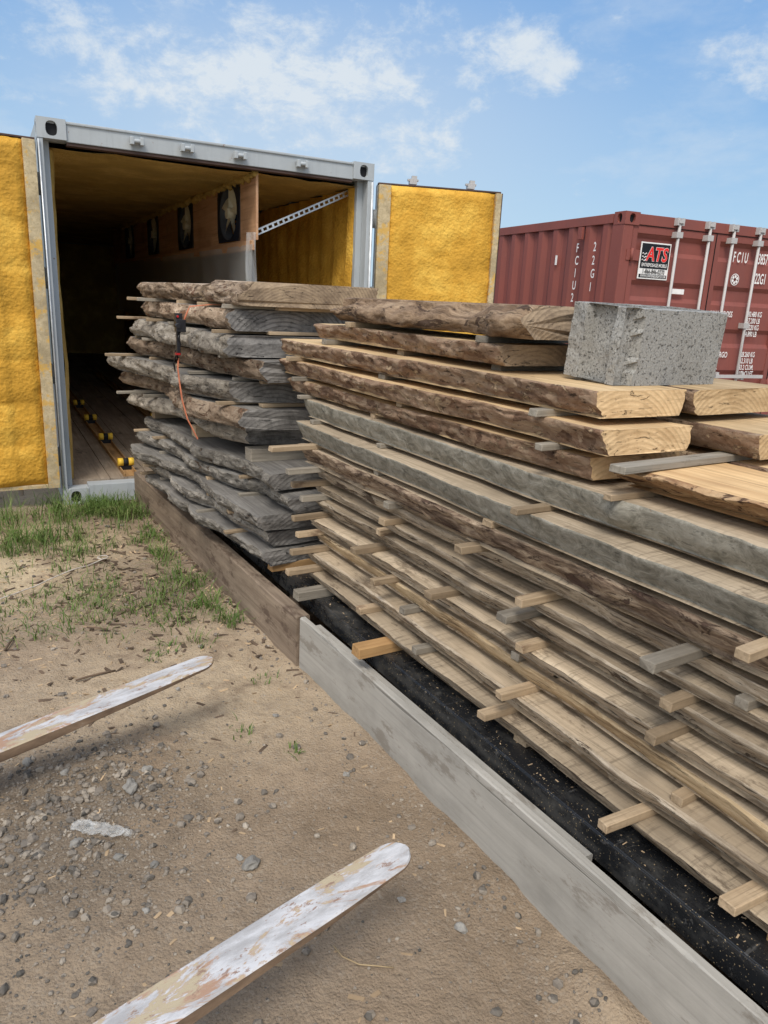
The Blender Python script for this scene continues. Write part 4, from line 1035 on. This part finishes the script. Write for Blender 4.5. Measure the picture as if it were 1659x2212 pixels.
def wr(x, lo, hi, a=0, b_=1):
    r = nt.nodes.new('ShaderNodeMapRange'); r.interpolation_type = 'SMOOTHSTEP'
    for n_, q in (('From Min', lo), ('From Max', hi), ('To Min', a), ('To Max', b_)): r.inputs[n_].default_value = q
    nt.links.new(x, r.inputs['Value']); return r.outputs[0]
def wn(k, det, ro, sc=(1, 1, 1.7), loc=(0, 0, 0), dist=0.2):
    mp = nt.nodes.new('ShaderNodeMapping'); mp.inputs['Scale'].default_value = sc; mp.inputs['Location'].default_value = loc
    nt.links.new(tc.outputs['Generated'], mp.inputs[0])
    x = nt.nodes.new('ShaderNodeTexNoise'); x.inputs['Scale'].default_value = k; x.inputs['Detail'].default_value = det; x.inputs['Roughness'].default_value = ro
    x.inputs['Distortion'].default_value = dist; nt.links.new(mp.outputs[0], x.inputs['Vector']); return x.outputs[0]
def blob(c, r, a, zs=2.2):
    d = wm('SUBTRACT', tc.outputs['Generated'], c, True); d = wm('MULTIPLY', d, (1, 1, zs), True); d = wm('LENGTH', d, None, True)
    return wr(d, r, 0, 0, a)
dens = wn(17, 13, .66)
acc = None
for c, r, a in (((.615, .740, .275), .13, .38), ((.56, .79, .255), .07, .30), ((.395, .887, .245), .34, .27), ((.50, .845, .185), .15, .27), ((.30, .92, .22), .26, .25), ((.177, .955, .26), .26, .22), ((.785, .56, .268), .12, .30), ((.50, .82, .24), .2, .2)):
    b_ = blob(c, r, a); acc = b_ if acc is None else wm('MAXIMUM', acc, b_)
puffs = wr(wm('ADD', dens, acc), .60, .92)
veil = wm('MAXIMUM', wr(wn(4, 10, .62, (1, 1, 2.6), (2, 1, 0)), .40, .75, 0, .45), blob((.40, .88, .20), .55, .45))
cl = wm('MINIMUM', wm('ADD', wm('MULTIPLY', puffs, .8), veil), 1.0)
def wmix(f, a, b_):
    m = nt.nodes.new('ShaderNodeMix'); m.data_type = 'RGBA'
    for i, q in ((0, f), (6, a), (7, b_)):
        if isinstance(q, (int, float)): m.inputs[i].default_value = q
        elif isinstance(q, tuple): m.inputs[i].default_value = (*q, 1)
        else: nt.links.new(q, m.inputs[i])
    return m.outputs[2]
sx = nt.nodes.new('ShaderNodeSeparateXYZ'); nt.links.new(tc.outputs['Generated'], sx.inputs[0])
grad = wmix(wr(sx.outputs[2], -.02, .42), (2.8, 4.2, 5.5), (1.0, 2.5, 5.1))
base = wmix(.8, sky.outputs[0], grad)
skyc = wmix(cl, base, (4.7, 5.2, 5.7))
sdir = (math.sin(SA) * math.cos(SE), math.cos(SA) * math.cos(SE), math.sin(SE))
# unseen white haze added on the left to cut the blue fill
skyc = wmix(blob((-.95, -.1, .15), 1.0, .75, 1.0), skyc, (6.0, 5.9, 5.7))
skyc = wmix(blob(sdir, 1.35, .9, 1.0), skyc, (12.5, 12.0, 11.2))  # wide bright glow added around the sun, out of view, for soft fill
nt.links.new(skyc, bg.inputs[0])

sun = bpy.data.lights.new('sun', 'SUN'); sun.energy = 2.4; sun.angle = math.radians(20); sun.color = (1, .94, .85)
so = bpy.data.objects.new('sun', sun); COL.objects.link(so)
sd = V3(sdir)
so.rotation_euler = sd.to_track_quat('Z', 'Y').to_euler(); so.location = (0, 0, 20)

cam = bpy.data.cameras.new('camera'); co = bpy.data.objects.new('camera', cam); COL.objects.link(co)
cam.sensor_fit = 'VERTICAL'; cam.sensor_height = 36; cam.sensor_width = 27; cam.lens = 26; cam.clip_start = .05; cam.clip_end = 2000
back = V3((-.4975, -.8236, .2727)).normalized(); up = V3((.0987, .258, .961)); right = up.cross(back).normalized(); up = back.cross(right)
co.matrix_world = Matrix(((right.x, up.x, back.x, 0), (right.y, up.y, back.y, 0), (right.z, up.z, back.z, 1.55), (0, 0, 0, 1)))
scene.camera = co
scene.view_settings.view_transform = 'Standard'; scene.view_settings.look = 'None'; scene.view_settings.exposure = 0
